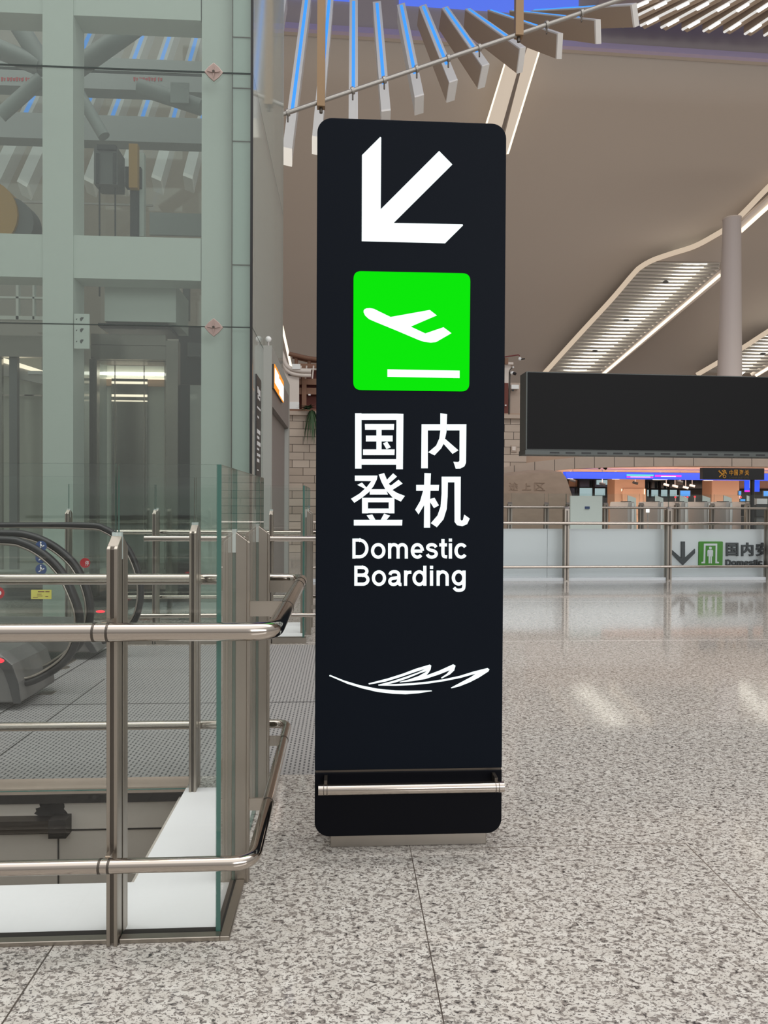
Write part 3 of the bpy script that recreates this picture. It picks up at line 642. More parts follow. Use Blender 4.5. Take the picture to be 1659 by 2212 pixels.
for py, z in ((155, zj1), (707, zj2)):
    c = PY(461.5, py, YT0-.012); r = .118
    o = MB().prism(rquad3 if False else [V((c.x+r*math.cos(a)*k, YT0-.012, c.z+r*math.sin(a)*k)) for a, k in
        [(R(45*i), 1 if i % 2 == 0 else .78) for i in range(8)]], (0, .02, 0)).build('spider_fitting', 'spider_steel', t, .006, 2)
    o['label'] = 'diamond shaped pinkish steel glass clamp'
    m = MB(); m.prism([c+V((dx, -.004, dz)) for dx, dz in ((-.085, 0), (-.012, .012), (0, .085), (.012, .012), (.085, 0), (.012, -.012), (0, -.085), (-.012, -.012))], (0, -.008, 0))
    m.build('rib_cross', 'spider_steel', o); MB().cyl(c+V((0, -.02, 0)), c+V((0, 0, 0)), .016).build('bolt', 'steel_dark', o)
def tb(name, m, rect, Y, d, par=t, bev=0.): return PB(*rect, Y, d).build(name, m, par, bev)
def full(name, m, px0, px1, Y, d): x0 = PY(px0, 600, Y).x; x1 = PY(px1, 600, Y).x; return B(x0, x1, Y, Y+d, 0, ZT).build(name, m, t)
full('column', 'tower_white', 92, 158, 9.6, .40); full('column', 'tower_white', 435, 500, 9.6, .40)
tb('beam', 'tower_white', (-350, 505, 434, 598), 9.62, .36); tb('beam', 'tower_white', (-350, -90, 434, 28), 9.62, .36)
full('return_panel', 'tower_panel', 501, 541, 9.42, .05)
pj = MB()
for py in (80, 190, 305, 572): z = PY(520, py, 9.41).z; pj.box(PY(501, py, 9.41).x, PY(541, py, 9.41).x, 9.412, 9.42, z-.006, z+.006)
x = PY(501, 500, 9.41).x; pj.box(x-.006, x+.006, 9.412, 9.43, 0, ZT); pj.build('panel_joint', 'steel_dark', t)
YR = 12.9
x = PY(-350, 100, YR).x
tb('beam', 'tower_grey', (-350, 118, 470, 146), YR, .3); tb('beam', 'tower_grey', (-350, 243, 470, 298), YR, .3)
B(XC-.42, XC-.1, YR, YR+.3, 0, ZT).build('column', 'tower_white', t); B(-5.2, -4.8, YR, YR+.3, 0, ZT).build('column', 'tower_white', t)
for a, b, r in (((160, 152), (360, 10), .14), ((15, 15), (100, 150), .14), ((158, 180), (225, 295), .09), ((-40, 90), (90, 145), .14), ((0, 250), (90, 170), .1), ((300, 188), (435, 232), .12)):
    MB().cyl(PY(*a, 11.2), PY(*b, 11.2), r).build('brace', 'tower_grey', t)
MB().pane([(-9, YT1-.06, 4.4), (XC-.03, YT1-.06, 4.4), (XC-.03, YT1-.06, ZT), (-9, YT1-.06, ZT)], (0, .03, 0)).build('rear_pane', TG, t)
tb('gusset_plate', 'tower_grey', (368, 178, 408, 222), 11.0, .03)
for q in ((-60, 640, 92, 644), (-60, 682, 92, 690), (34, 600, 40, 690), (70, 600, 74, 690)): tb('window_bar', 'tower_white', q, 12.5, .08)
mk = MB()                                             # faint red marking on the rear beam
for px in (2, 288):
    x = px
    for i, w in enumerate((7, 6, 2, 8, 7, 8, 7, 6, 8, 3, 6, 7)):
        if w > 3: mk.prism([PY(a, b, YR-.002) for a, b in ((x, 167+(i % 3)), (x+w-2, 167+(i % 2)), (x+w-3, 175), (x+1, 176-(i % 2)))], (0, -.004, 0))
        x += w*.85
tb('beam', 'tower_grey', (-350, 152, 470, 186), YR, .3); mk.build('red_marking', 'sticker_red', t)
tb('headbox', 'tower_white', (226, 613, 380, 695), 10.1, .8); tb('black_band', 'black', (212, 699, 362, 706), 10.1, .7)  # plain black band below the headbox
bp_ = tb('bracket_plate', 'tower_white', (160, 678, 193, 753), 9.57, .02)
hm = MB()
for py in (690, 714, 738): hm.cyl(PY(178, py, 9.569), PY(178, py, 9.572), .03, 10); hm.cyl(PY(166, py, 9.569), PY(166, py, 9.572), .012, 8)
hm.build('bolt_holes', 'machine_dark', bp_)
tb('guide_rail', 'machine_dark', (160, 755, 172, 1330), 10.0, .12); tb('guide_rail', 'machine_dark', (281, 405, 297, 510), 11.0, .1)
tb('guide_rail', 'machine_orange', (278, 310, 297, 405), 10.9, .1); tb('rail_shoe', 'machine_dark', (270, 360, 304, 403), 11.02, .12)
tb('guide_rail', 'tower_white', (299, 330, 311, 510), 11.1, .1)
tb('counter_frame', 'tower_grey', (323, 460, 435, 508), 12.2, .05); tb('machine_panel', 'machine_dark', (160, 608, 172, 676), 10.0, .1)
tb('machine_panel', 'machine_grey', (395, 600, 408, 690), 11.2, .1); tb('tie_bar', 'pipe_grey', (-200, 434, 330, 438), 12.3, .03)
tb('drive_unit', 'machine_dark', (386, 705, 436, 830), 11.6, .4); tb('drive_unit', 'machine_grey', (405, 740, 432, 770), 11.5, .1)
c = PY(-30, 470, 11.0)
MB().cyl(c+V((0, .15, 0)), c+V((0, -.15, 0)), .52, 28).build('drive_sheave', 'machine_orange', t); MB().cyl(c+V((.35, .2, -.1)), c+V((.35, -.1, -.1)), .38, 24).build('motor_housing', 'machine_grey', t)
# counterweight and car hang inside the tower: things of their own
cw = thing('counterweight', 'dark grey steel hoist block hanging on two cables inside the lift tower', 'hoist', PY(229, 400, 10.8))
PB(203, 318, 254, 398, 10.8, .35).build('block', 'machine_grey', cw); PB(209, 312, 250, 322, 10.75, .4).build('top_plate', 'machine_dark', cw)
PB(207, 330, 213, 395, 10.77, .03).build('side_plate', 'machine_dark', cw); PB(244, 330, 250, 395, 10.77, .03).build('side_plate', 'machine_dark', cw)
for px in (215, 249): MB().cyl(PY(px, 398, 10.9), PY(px, 640, 10.9), .012, 6).build('cable', 'machine_dark', cw)
car = thing('lift_car', 'steel and glass lift car with lit ceiling strip, seen inside the glass tower', 'lift car', (PY(285, 1000, 10.3).x, 10.3, 0))
cz = PY(285, 722, 10.3).z
tb('header', 'car_steel', (196, 722, 358, 745), 10.3, .1, car); tb('header', 'car_steel', (196, 746, 358, 776), 10.32, .1, car)
tb('jamb', 'car_steel', (193, 776, 209, 1290), 10.3, .12, car); tb('jamb', 'car_steel', (358, 736, 384, 1290), 10.25, .15, car)
tb('rear_wall', 'car_rear', (180, 790, 375, 1240), 11.5, .05, car); tb('ceiling_panel', 'car_steel', (205, 774, 362, 780), 10.45, .3, car)
tb('ceiling_light', 'tube_light', (209, 804, 357, 810), 11.42, .03, car); tb('ceiling_light', 'led_warm_soft', (209, 816, 357, 819), 11.46, .03, car)
tb('cove_panel', 'beige_column', (209, 819, 357, 834), 11.47, .03, car)
cp = tb('control_panel', 'car_steel', (241, 818, 318, 1240), 11.40, .04, car)
for q in ((241, 824, 318, 829), (241, 852, 318, 857), (241, 865, 318, 867)): tb('panel_strip', 'led_warm_soft', q, 11.385, .012, cp)
for px in (209, 248, 311, 356): tb('trim_strip', 'brushed_steel', (px-1, 782, px+1, 1230), 11.37, .015, car)
tb('side_wall', 'tower_side_glass', (172, 735, 176, 1240), 10.4, 1.1, car); tb('side_wall', 'machine_dark', (386, 832, 410, 1290), 10.6, .3, car); tb('side_wall', 'tower_side_glass', (410, 832, 434, 1290), 10.5, .9, car)
B(PY(180, 1240, 10.5).x, PY(375, 1240, 10.5).x, 10.45, 11.6, 0, .12).build('car_floor', 'machine_dark', car)
car2 = thing('lift_car', 'second glass lift car cut off by the left edge of the photo, inside the tower', 'lift car', (PY(-80, 1000, 11.2).x, 11.2, 0))
tb('header', 'car_steel', (-320, 722, 90, 768), 11.2, .1, car2); tb('rear_wall', 'car_glass', (-320, 770, 90, 1240), 11.75, .05, car2); tb('mullion', 'machine_grey', (20, 770, 37, 1230), 11.3, .08, car2)
tb('mullion', 'car_steel', (-2, 770, 4, 1230), 11.32, .06, car2); B(PY(-320, 1240, 11.2).x, PY(90, 1240, 11.2).x, 11.2, 11.8, 0, .12).build('car_floor', 'machine_dark', car2)
tb('handrail', 'rail_steel', (-320, 850, 90, 853), 11.6, .03, car2)
# black directory panel on the tower's side glass
def PXs(px, py, e=.012): return PX(px, py, XC+e)
pn = thing('directory_panel', 'narrow black lift directory panel with white symbols on the tower side', 'sign', PXs(559, 1030))
za, zb = PXs(559, 815).z, PXs(559, 1100).z; ya, yb = side_y(552.5), side_y(563)
B(XC+.001, XC+.014, ya, yb, zb, za).build('panel', 'black_panel', pn)
sm = MB(); w = yb-ya
for k, (f0, f1, g0, g1) in enumerate([(.08, .13, .2, .4), (.09, .15, .45, .8), (.14, .17, .25, .75), (.23, .245, .15, .85), (.30, .315, .2, .5), (.40, .43, .15, .8), (.45, .47, .15, .6), (.49, .52, .15, .85), (.54, .555, .15, .55),
                                      (.58, .60, .15, .8), (.62, .645, .15, .6), (.70, .71, .2, .45), (.78, .80, .15, .8), (.83, .85, .15, .65), (.88, .90, .15, .8)]):
    sm.box(XC+.014, XC+.0155, ya+w*g0, ya+w*g1, za-(za-zb)*f1, za-(za-zb)*f0)
sm.build('symbols', 'sticker_white', pn)
# lift entrance portal and its orange light box
xp = XC+.125; yp0 = YP; yp1 = side_y(611.5, 900)
po = thing('lift_portal', 'grey lift entrance surround projecting from the right side of the glass tower', 'door surround', (xp, yp0, 0))
B(XC+.001, xp, yp0, yp0+.09, 0, zpt).build('front_jamb', 'portal_face', po)
B(XC+.001, xp, yp1-.25, yp1, 0, zpt).build('rear_jamb', 'portal_face', po)
zs0 = PX(600, 880, xp).z
B(XC+.001, xp, yp0+.09, yp1-.25, zpt-.25, zpt).build('lintel', 'portal_face', po)
B(XC+.001, XC+.05, yp0+.09, yp1-.25, 0, zpt-.25).build('lift_door', 'portal_grey', po); B(XC+.05, xp, yp0+.09, yp1-.25, zs0-.1, zpt-.25).build('transom', 'portal_grey', po)
xs_ = xp+.03
ls = thing('lift_light_box', 'small lit orange and white box sign on the lift surround', 'sign', PX(600, 855, xs_))
ysa, ysb = PX(592, 800, xs_).y, PX(611.5, 800, xs_).y; zsa, zsb = PX(592, 786, xs_).z, PX(592, 838, xs_).z
B(xp+.0005, xs_, ysa, ysb, zsb, zsa).build('case', 'black_panel', ls); B(xs_, xs_+.012, ysa, ysb, zsb, zsa).build('face', 'orange_light', ls)
mb = MB(); hh = zsa-zsb; ww = ysb-ysa
mb.box(xs_+.012, xs_+.015, ysa, ysa+ww*.42, zsb+hh*.22, zsa-hh*.16); mb.box(xs_+.012, xs_+.015, ysa+ww*.47, ysb-ww*.02, zsb+hh*.05, zsa-hh*.25); mb.build('lettering', 'led_white', ls)
sc = thing('security_camera', 'tiny white security camera on top of the lift surround', 'camera', V((XC+.07, yp0+.05, zpt)))
MB().ball(V((XC+.07, yp0+.05, zpt+.10)), .045).build('camera_head', 'white_metal', sc); MB().cyl(V((XC+.07, yp0+.05, zpt)), V((XC+.07, yp0+.05, zpt+.08)), .015, 8).build('mount', 'gate_grey', sc)
# warm lit cove seen through the tower's left edge
t = thing('cove_light', 'slanting warm cove light seen through the left edge of the lift tower', 'light', PY(-20, 800, 11.4))
MB().prism([PY(a, b, 11.45) for a, b in ((-300, 690), (91, 806), (91, 829), (-300, 745))], (0, .15, 0)).build('cove', 'leaf_panel', t)
MB().prism([PY(a, b, 11.43) for a, b in ((-300, 674), (91, 800), (91, 808), (-300, 694))], (0, .15, 0)).build('light_strip', 'led_warm_soft', t)
PB(60, 801, 90, 808, 11.4, .3).build('bracket', 'white_metal', t)
# ------------------------------------------------------------------ far hall: vault, slot, louvres
prof = [(52, 0), (52, 6), (51.6, 8.5), (50.5, 11), (49, 13.2), (47, 15.1), (44.6, 17), (42, 18.6), (39.5, 19.8), (37, 20.8), (34.5, 21.6), (32, 22.2)]
vm = MB(); xs = [-70, -35, 0, 35, 70, 90]
vs = [U*a+N*b+Z*z for a in xs for b, z in prof]; k = len(prof)
vm.add(vs, [(i*k+j, i*k+j+1, (i+1)*k+j+1, (i+1)*k+j) for i in range(len(xs)-1) for j in range(k-1)], True)
vo = vm.build('ceiling', 'ceiling_paint'); sol = vo.modifiers.new('thick', 'SOLIDIFY'); sol.thickness = .3; sol.offset = -1; struct(vo)
struct(MB().fbox(-70, 90, 31.7, 32.0, 22.0, 25.2).build('trim_8', 'ceiling_paint'))
struct(MB().fbox(-70, 90, 31.45, 31.7, 22.0, 22.25).build('trim_9', 'trim_violet'))
struct(MB().fbox(-70, 90, 8, 32, 25.2, 25.5).build('ceiling_upper', 'ceiling_paint'))
tag(MB().fbox(-6, 24, 18.5, 30.6, 25.0, 25.15).build('sky_light_panel', 'led_blue_soft'), 'deep blue glowing ceiling panel above the louvres at the top edge', 'ceiling light')
for px0, px1, w in ((622, 762, 'left part of the top edge, above the first fins'), (862, 1250, 'middle of the top edge, above the fin tops')):
    a0, a1 = PF(px0, 0, 31.6).dot(U), PF(px1, 0, 31.6).dot(U)
    tag(MB().fbox(a0, a1, 31.6, 31.69, PF(900, 11, 31.6).z, 25.1).build('blue_cove_panel', 'cove_blue'), 'glowing blue ceiling cove panel at the '+w, 'ceiling light')
ZLV = 22.3
ends = [((1298, 50), (1421, -4)), ((1340, 56), (1470, -8)), ((1387, 58), (1520, -8)), ((1432, 62), (1554, -4)), ((1478, 66), (1602, -5)), ((1524, 69), (1650, -10)), ((1569, 71), (1700, -14)), ((1614, 75), (1750, -16)), ((1656, 78), (1800, -18)), ((1700, 82), (1850, -18))]
side = ['leftmost', 'second from the left', 'third from the left', 'fourth from the left', 'fifth from the left', 'sixth from the left', 'seventh from the left', 'eighth from the left', 'ninth from the left', 'rightmost']
for i, (a, b) in enumerate(ends):
    p, q = PZ(*a, ZLV), PZ(*b, ZLV); d = (q-p).normalized(); s = d.cross(Z)*.22; e_ = d.cross(Z).normalized()*.05
    t = thing('ceiling_louvre', 'brown ceiling louvre with bright edge at top right, %s of its row' % side[i], 'louvre', p, 'ceiling louvres at the roof slot')
    MB().hexa([p-s, q-s, q+s, p+s]+[v+Z*1.1 for v in (p-s, q-s, q+s, p+s)]).build('blade', 'fin_brown', t)
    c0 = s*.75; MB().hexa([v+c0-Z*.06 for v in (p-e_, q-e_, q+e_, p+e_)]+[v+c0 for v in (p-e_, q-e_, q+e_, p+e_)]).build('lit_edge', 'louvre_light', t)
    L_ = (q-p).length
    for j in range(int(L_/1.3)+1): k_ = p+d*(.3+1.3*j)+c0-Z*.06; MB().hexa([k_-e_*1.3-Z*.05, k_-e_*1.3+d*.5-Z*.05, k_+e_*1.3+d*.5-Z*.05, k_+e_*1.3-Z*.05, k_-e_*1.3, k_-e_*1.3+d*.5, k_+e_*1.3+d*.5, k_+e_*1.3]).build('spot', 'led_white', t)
# ------------------------------------------------------------------ fan of ceiling fins
FT = [(664, -14), (712, -8), (764, -2), (814, 3), (866, 8), (913, 11), (961, 15), (1010, 18), (1058, 21), (1105, 22), (1150, 22)]
FE = [(620, 325), (684, 300), (763, 268), (834, 240), (906, 208), (980, 176), (1050, 141), (1130, 103), (1211, 72), (1292, 42), (1370, 8)]
FT = [(664-52*i, -14-4*i) for i in range(9, 0, -1)]+FT
FE = [(-20, 402), (47, 398), (120, 395), (190, 392), (262, 390), (337, 387), (405, 383), (480, 372), (552, 350)]+FE
where = ['at the left photo edge behind the tower', 'left of the first tower column', 'behind the first tower column', 'just right of the first tower column', 'behind the orange guide rail', 'right of the orange guide rail',
         'left of the second tower column', 'behind the second tower column', 'behind the tower corner', 'just right of the glass tower', 'behind the left bronze hanger', 'pointing straight down above the arrow',
         'ending just above the sign top', 'fifth from the tower corner', 'sixth from the tower corner', 'seventh from the tower corner', 'beside the right bronze hanger', 'just right of the right hanger', 'second from the right end', 'rightmost and nearly level']
fan_c = None
for i, (a, e) in enumerate(zip(FT, FE)):
    T = PY(*a, 23.0); E_ = PY(*e, 20.0)
    ax = (E_-T).normalized(); view = ((T+E_)/2-C0).normalized(); wv = ax.cross(view).normalized()*.125
    dv = (V((0, 1, .35))-ax*V((0, 1, .35)).dot(ax)).normalized()*.5
    t = thing('ceiling_fin', 'white ceiling fin with blue light line, '+where[i], 'ceiling fin', T, 'fan of ceiling fins with blue lines')
    th = R(max(0, min(58, (i-13)*13))); dn = dv.normalized()
    wv, dv = wv*math.cos(th)+dn*.125*math.sin(th), (dn*math.cos(th)-wv.normalized()*math.sin(th))*.5
    def seg(s0, s1, w, o, d):
        p0 = T+(E_-T)*s0; p1 = T+(E_-T)*s1
        return MB().hexa([p0-wv*w+dv*o, p1-wv*w+dv*o, p1+wv*w+dv*o, p0+wv*w+dv*o]+[p0-wv*w+dv*d, p1-wv*w+dv*d, p1+wv*w+dv*d, p0+wv*w+dv*d])
    seg(0, .985, 1, .06, 1).build('blade', 'fin_brown' if i > 13 else 'fin_white', t); seg(0, .985, 1.04, 0, .06).build('front_face', 'fin_white', t)
    seg(.985, 1, 1.04, 0, 1).build('end_cap', 'fin_end_emissive' if 7 < i < 12 else 'fin_end', t)
    seg(.02, .78 if i < 14 else .80, .36, -.03, 0).build('light_line', 'led_blue', t)
# pipe with clamps and bronze hangers
pa, pb = PY(420, 312, 17), PY(1420, -28, 17)
t = thing('ceiling_pipe', 'thin grey pipe running diagonally in front of the ceiling fins', 'pipe', pa)
MB().cyl(pa, pb, .052, 14).build('tube', 'pipe_grey', t)
d = (pb-pa).normalized()
for px in (622, 762, 830, 900, 968, 1035, 1180, 1255):
    s = (PY(px, 200, 17).x-pa.x)/(pb.x-pa.x); c = pa+(pb-pa)*s
    k = MB().cyl(c-d*.03, c+d*.03, .085, 14).build('clamp', 'pipe_grey', t); MB().cyl(c-Z*.22, c-Z*.06, .018, 8).build('hook', 'steel_dark', k)
for px0, px1, yb_, w in ((685, 702, 233, 'left'), (1112, 1129, 80, 'right')):
    c = PY((px0+px1)/2, yb_, 17); h = (px1-px0)/2/FPX*17
    t = thing('pipe_hanger', 'bronze square hanger bar holding the %s part of the diagonal pipe' % ('lower left' if w == 'left' else 'upper right'), 'hanger', c, 'bronze pipe hangers')
    B(c.x-h, c.x+h, 17.0-h, 17+h, c.z, 25.2).build('bar', 'hanger_bronze', t); MB().cyl(c-Z*.12, c+Z*.01, .04, 10).build('pin', 'steel_dark', t)
# cove trough at top centre
t = thing('cove_trough', 'warm lit double ceiling trough rising behind the top right corner of the sign', 'ceiling light', PF(1100, 290, 34))
def QF(px, py, z_off=0., b=33): return PF(px, py, b)
def vstrip(poly, m, name, dv, par, bs=None):
    return MB().prism([PF(a, b, bb) for (a, b), bb in zip(poly, bs or [33]*len(poly))], dv).build(name, m, par)
vstrip([(1040, 310), (1099, 112), (1131, 108), (1074, 310)], 'wing_painted_glow', 'left_wing', N*.25, t, [36, 31, 31.4, 36.4])
vstrip([(1074, 310), (1131, 108), (1138, 108), (1082, 310)], 'portal_grey', 'groove', N*.25, t, [36.6, 31.6, 31.6, 36.6])
vstrip([(1082, 330), (1138, 108), (1148, 80), (1174, 88), (1096, 330)], 'wing_painted_glow', 'right_wing', N*.25, t, [36.4, 31.4, 31, 30.6, 36])
vstrip([(1036, 310), (1097, 112), (1100, 112), (1040, 310)], 'led_warm_soft', 'light_strip', N*.15, t, [35.8, 30.8, 30.8, 35.8])
vstrip([(1096, 330), (1171, 88), (1174, 88), (1100, 330)], 'led_warm_soft', 'light_strip', N*.15, t, [35.8, 30.4, 30.4, 35.8])
# ------------------------------------------------------------------ leaf shaped light slots
def PLf(px, py, off=0.):               # a plane leaning with the vault
    n = (N+Z*.95*0+Z*.93).normalized(); return PL(px, py, N*(43.1-off)+Z*16.3, n)
LN = (N+Z*.93).normalized()
def lx(tab, y):
    for (x0, y0), (x1, y1) in zip(tab, tab[1:]):
        if y0 <= y <= y1: return x0+(x1-x0)*(y-y0)/(y1-y0)
    return tab[-1][0]
def leaf(name_label, left, right, y_top, y_bot, step, glow, strip, cap):
    t = thing('leaf_light', name_label, 'ceiling light', PLf(left[-1][0], y_bot), 'leaf shaped light slots in the vault')
    ys = [y_top+(y_bot-y_top)*i/10 for i in range(11)]
    poly = [(lx(left, y)+4, y) for y in ys]+[(lx(right, y), y) for y in ys[::-1]]
    MB().prism([PLf(*p, -.75) for p in poly], LN*.12).build('back_panel', 'leaf_panel', t)
    n = int((y_bot-y_top)/step)
    for i in range(n+1):
        y = y_top+i*step; h = step*.44
        q = [PLf(lx(left, y)+4, y), PLf(lx(right, y), y), PLf(lx(right, y), y+h), PLf(lx(left, y)+4, y+h)]
        MB().prism(q, LN*.16).build('slat', 'leaf_panel', t)
    tb_ = MB(); dx_ = (lx(right, y_bot-30)-lx(left, y_bot-30))*.10
    for k_ in (-1.3, 0, 1.3):
        g = [PLf(glow[0][0]+k_*dx_, glow[0][1], -.42), PLf(glow[1][0]+k_*dx_, glow[1][1], -.42)]
        MB().tube(g, .15 if k_ else .2, 10).build('tube_lamp', 'leaf_tube', t)
    rim = [PLf(*p, .1+max(0, (560-p[1])/100)) for p in left if p[1] <= y_bot+8]
    rim = smooth_curve(rim, 5); MB().tube(rim, .16, 10).build('rim', 'rim_painted_glow', t)
    s = [PLf(*p, .05) for p in strip]; MB().prism(s, LN*.3).build('cove', 'white_plaster', t)
    c0, c1 = [PLf((strip[0][0]+strip[1][0])/2, (strip[0][1]+strip[1][1])/2, .12), PLf((strip[2][0]+strip[3][0])/2, (strip[2][1]+strip[3][1])/2, .12)]
    MB().tube([c0, c1], .10, 8).build('light_strip', 'led_warm_soft', t)
    for p in cap: MB().ball(PLf(*p, .2), .13, (1.5, 1, .6)).build('spotlight', 'machine_grey', t)
    return t
L1 = [(1659+90, 318), (1659, 405), (1604, 462), (1570, 492), (1545, 508), (1500, 532), (1450, 548), (1410, 562), (1385, 576), (1368, 592), (1320, 648), (1250, 724), (1176, 806)]
R1 = [(1556, 566), (1552, 590), (1500, 632), (1400, 722), (1305, 806)]
t = leaf('large leaf-shaped slatted light slot in the vault, left of the white column', L1, R1, 566, 803, 7.4, ((1507, 566), (1238, 803)),
     [(1310, 808), (1296, 808), (1557, 582), (1557, 604)], [(1438, 609), (1353, 692), (1285, 758)])
MB().prism([PLf(*p, .1) for p in ((1395, 564), (1450, 548), (1520, 524), (1560, 500), (1560, 566))], LN*.1).build('head_panel', 'ceiling_paint', t)
MB().prism([PLf(*p, 1.5) for p in ((1598, 482), (1659+90, 345), (1659+90, 372), (1598, 508))], LN*.2).build('cove', 'white_plaster', t)
MB().tube([PLf(1600, 500, 1.6), PLf(1749, 366, 1.6)], .12, 8).build('light_strip', 'led_warm_soft', t)
L2 = [(1760, 655), (1659, 716), (1600, 754), (1505, 810)]
R2 = [(1760, 690), (1700, 760), (1625, 812)]
leaf('smaller slatted light slot in the vault, right of the white column', L2, R2, 716, 806, 7.0, ((1690, 716), (1585, 806)), [(1640, 812), (1624, 812), (1740, 740), (1745, 750)], [(1648, 764)])
c = PF(1576, 808, 37.5); ct = PF(1581, 474, 37.5)
t = thing('column', 'slim white round column in front of the leaf-shaped lights', 'column', V((c.x, c.y, 3.35)))
MB().tube([V((c.x, c.y, 3.35)), V((c.x, c.y, c.z)), V((ct.x, ct.y, ct.z))], [.66, .62, .46], 28).build('shaft', 'column_white', t)
MB().cyl(ct, ct+Z*.06, .49, 28).build('cap', 'white_plaster', t)
# ------------------------------------------------------------------ stone building under the vault
BW = 22.0
def fb(name, m, rect, b, d, par=None, bev=0.): return FB(*rect, b, d).build(name, m, par, bev)
zl = PF(660, 889, BW).z
struct(MB().fbox(PF(330, 1000, BW).dot(U), PF(1137, 1000, BW).dot(U), BW, BW+.6, 0, zl-.12).build('wall_back', 'stone_blocks'))
struct(MB().fbox(PF(330, 1000, BW).dot(U), PF(1140, 1000, BW).dot(U), BW-.12, BW+.6, zl-.12, zl).build('trim_10', 'fascia_stone'))
struct(MB().fbox(PF(1137, 1000, BW).dot(U), 45, BW+.15, BW+.6, 2.75, zl).build('wall_above_opening', 'brown_wall'))
arc_b = [(1085, 1042), (1150, 1022), (1240, 1012.5), (1330, 1008.5), (1480, 1006.5), (1659, 1008), (2300, 1010)]
arc_t = [(2300, 984), (1659, 985), (1480, 982), (1330, 984), (1240, 988), (1150, 998), (1085, 1010)]
arch = struct(MB().prism([PF(*p, BW-.1) for p in arc_b+arc_t], N*.5).build('trim_11', 'fascia_stone'))
am = MB()
for px in (1111, 1155, 1198, 1241, 1284, 1327, 1370, 1412, 1454, 1498, 1581, 1624):
    yb = [a[1]+(b[1]-a[1])*(px-a[0])/(b[0]-a[0]) for a, b in zip(arc_b, arc_b[1:]) if a[0] <= px <= b[0]][0]
    yt = [a[1]+(b[1]-a[1])*(px-a[0])/(b[0]-a[0]) for a, b in zip(arc_t[::-1], arc_t[::-1][1:]) if a[0] <= px <= b[0]][0]
    am.prism([PF(px-.5, yt, BW-.1), PF(px+.5, yt, BW-.1), PF(px+.5, yb, BW-.1), PF(px-.5, yb, BW-.1)], -N*.004)
struct(am.build('trim_12', 'joint_dark'))
struct(MB().fbox(-12, 45, BW+.6, 44, 3.05, 3.25).build('ceiling_customs', 'hall_ceiling'))
struct(MB().fbox(-12, 45, BW+.6, 44, 0, .01).build('floor_customs', 'hall_floor'))
struct(MB().fbox(-12, 45, 42, 42.3, 0.01, 3.05).build('wall_customs_back', 'dark_glazing'))
# carved boulder 
rp = [(1040, 1150), (1040, 1024), (1088, 1022), (1140, 1016), (1185, 1015), (1212, 1019), (1222, 1030), (1229, 1052), (1238, 1082), (1252, 1150)]
rk = MB(); cpt = PF(1140, 1090, 20.6); prev = None
front = [PF(*p, 20.9) for p in rp]; mid = [p+(V((cpt.x, p.y, cpt.z))-p)*.10-N*.45 for p in front]; back = [p+N*.9 for p in front]
vs = front+mid+back; k = len(rp); fs = [list(range(k, 2*k))]
for i in range(k):
    j = (i+1) % k; fs += [(i, j, k+j, k+i), (2*k+i, 2*k+j, j, i)]
rk.add(vs, fs); rk.build('tmp', 'rock')
ro = bpy.data.objects['tmp']; ro.name = 'carved_boulder'; tag(ro, 'brown carved boulder behind the far glass railing, right of the sign', 'rock')
bz = min((ro.matrix_basis @ v.co).z for v in ro.data.vertices)
yb = 20.9-.45
def carve(body, x0, y0, x1, y1): text_mb(body, [PF(a, b, yb-.01) for a, b in ((x0, y0), (x1, y0), (x1, y1), (x0, y1))], N*.012).build('carved_character', 'brown_wall', ro)
for o_, q in (('途', (1099, 1042, 1119, 1060)), ('上', (1128, 1044, 1147, 1059)), ('区', (1154, 1043, 1177, 1060))): carve(o_, *q)
# hilltop village props on the stone wall
pl = thing('planter', 'stone planter trough with trailing fern on top of the block wall, left of the sign', 'planter', PF(650, 889, BW+.1))
fb('soil', 'wood_brown', (600, 884, 700, 889), BW, .4, pl)
def plant(name, label, px, py, b, n, spread, droop, seed):
    rnd = random.Random(seed); base = PF(px, py, b); t = thing(name, label, 'plant', base); m = MB()
    for i in range(n):
        a = rnd.uniform(0, 6.28); L = spread*rnd.uniform(.6, 1.1); up = rnd.uniform(.2, .8)*(1-droop)
        d = V((math.cos(a), -abs(math.sin(a))*.5, 0)); w = d.cross(Z).normalized()*.045; p = base.copy(); segs = [p-w*.3, p+w*.3]; fs = []; o = 0
        for s in range(1, 5):
            f = s/4; q = base+d*L*f*(1-droop*.6)+Z*(up*L*f*1.2-(.5+droop*2.2)*L*f*f*.8); k = w*(1-f)*1.1+w*.05
            segs += [q-k, q+k]; fs.append((o, o+1, o+3, o+2)); o += 2
        m.add(segs, fs)
    m.build('foliage', 'leaf_green', t); return t
plant('fern', 'spiky green fern on top of the block wall left of the sign', 665, 884, BW-.15, 60, .35, .05, 1)
plant('trailing_plant', 'green trailing plant hanging down the block wall left of the sign', 674, 886, BW-.25, 50, .62, .75, 2)
h = thing('timber_pavilion', 'brown timber pavilion with crossed beams above the block wall, left of the sign', 'pavilion', PF(660, 889, 23.0))
BH = 23.0
for q in ((652, 793, 662, 889), (640, 818, 720, 831), (640, 838, 720, 852), (646, 786, 720, 795)): fb('beam', 'wood_brown', q, BH+(0 if q[2] > 700 else -.06), .15, h)
fb('back_panel', 'wood_red', (646, 800, 720, 889), BH+.3, .1, h)
for px in (649, 661, 676): MB().cyl(PF(px-1.5, 818, BH-.15), PF(px+1.5, 790, BH-.15), .025, 8).build('handrail_post', 'white_plaster', h)
fb('handrail', 'white_plaster', (640, 796, 720, 798), BH-.17, .05, h)
fb('wall_lamp', 'white_metal', (666, 851, 671, 854), BH-.1, .08, h)
v = thing('white_pavilion_wall', 'white plaster pavilion with curved roof edge above the block wall, right of the lift', 'pavilion', PF(630, 889, 22.8))
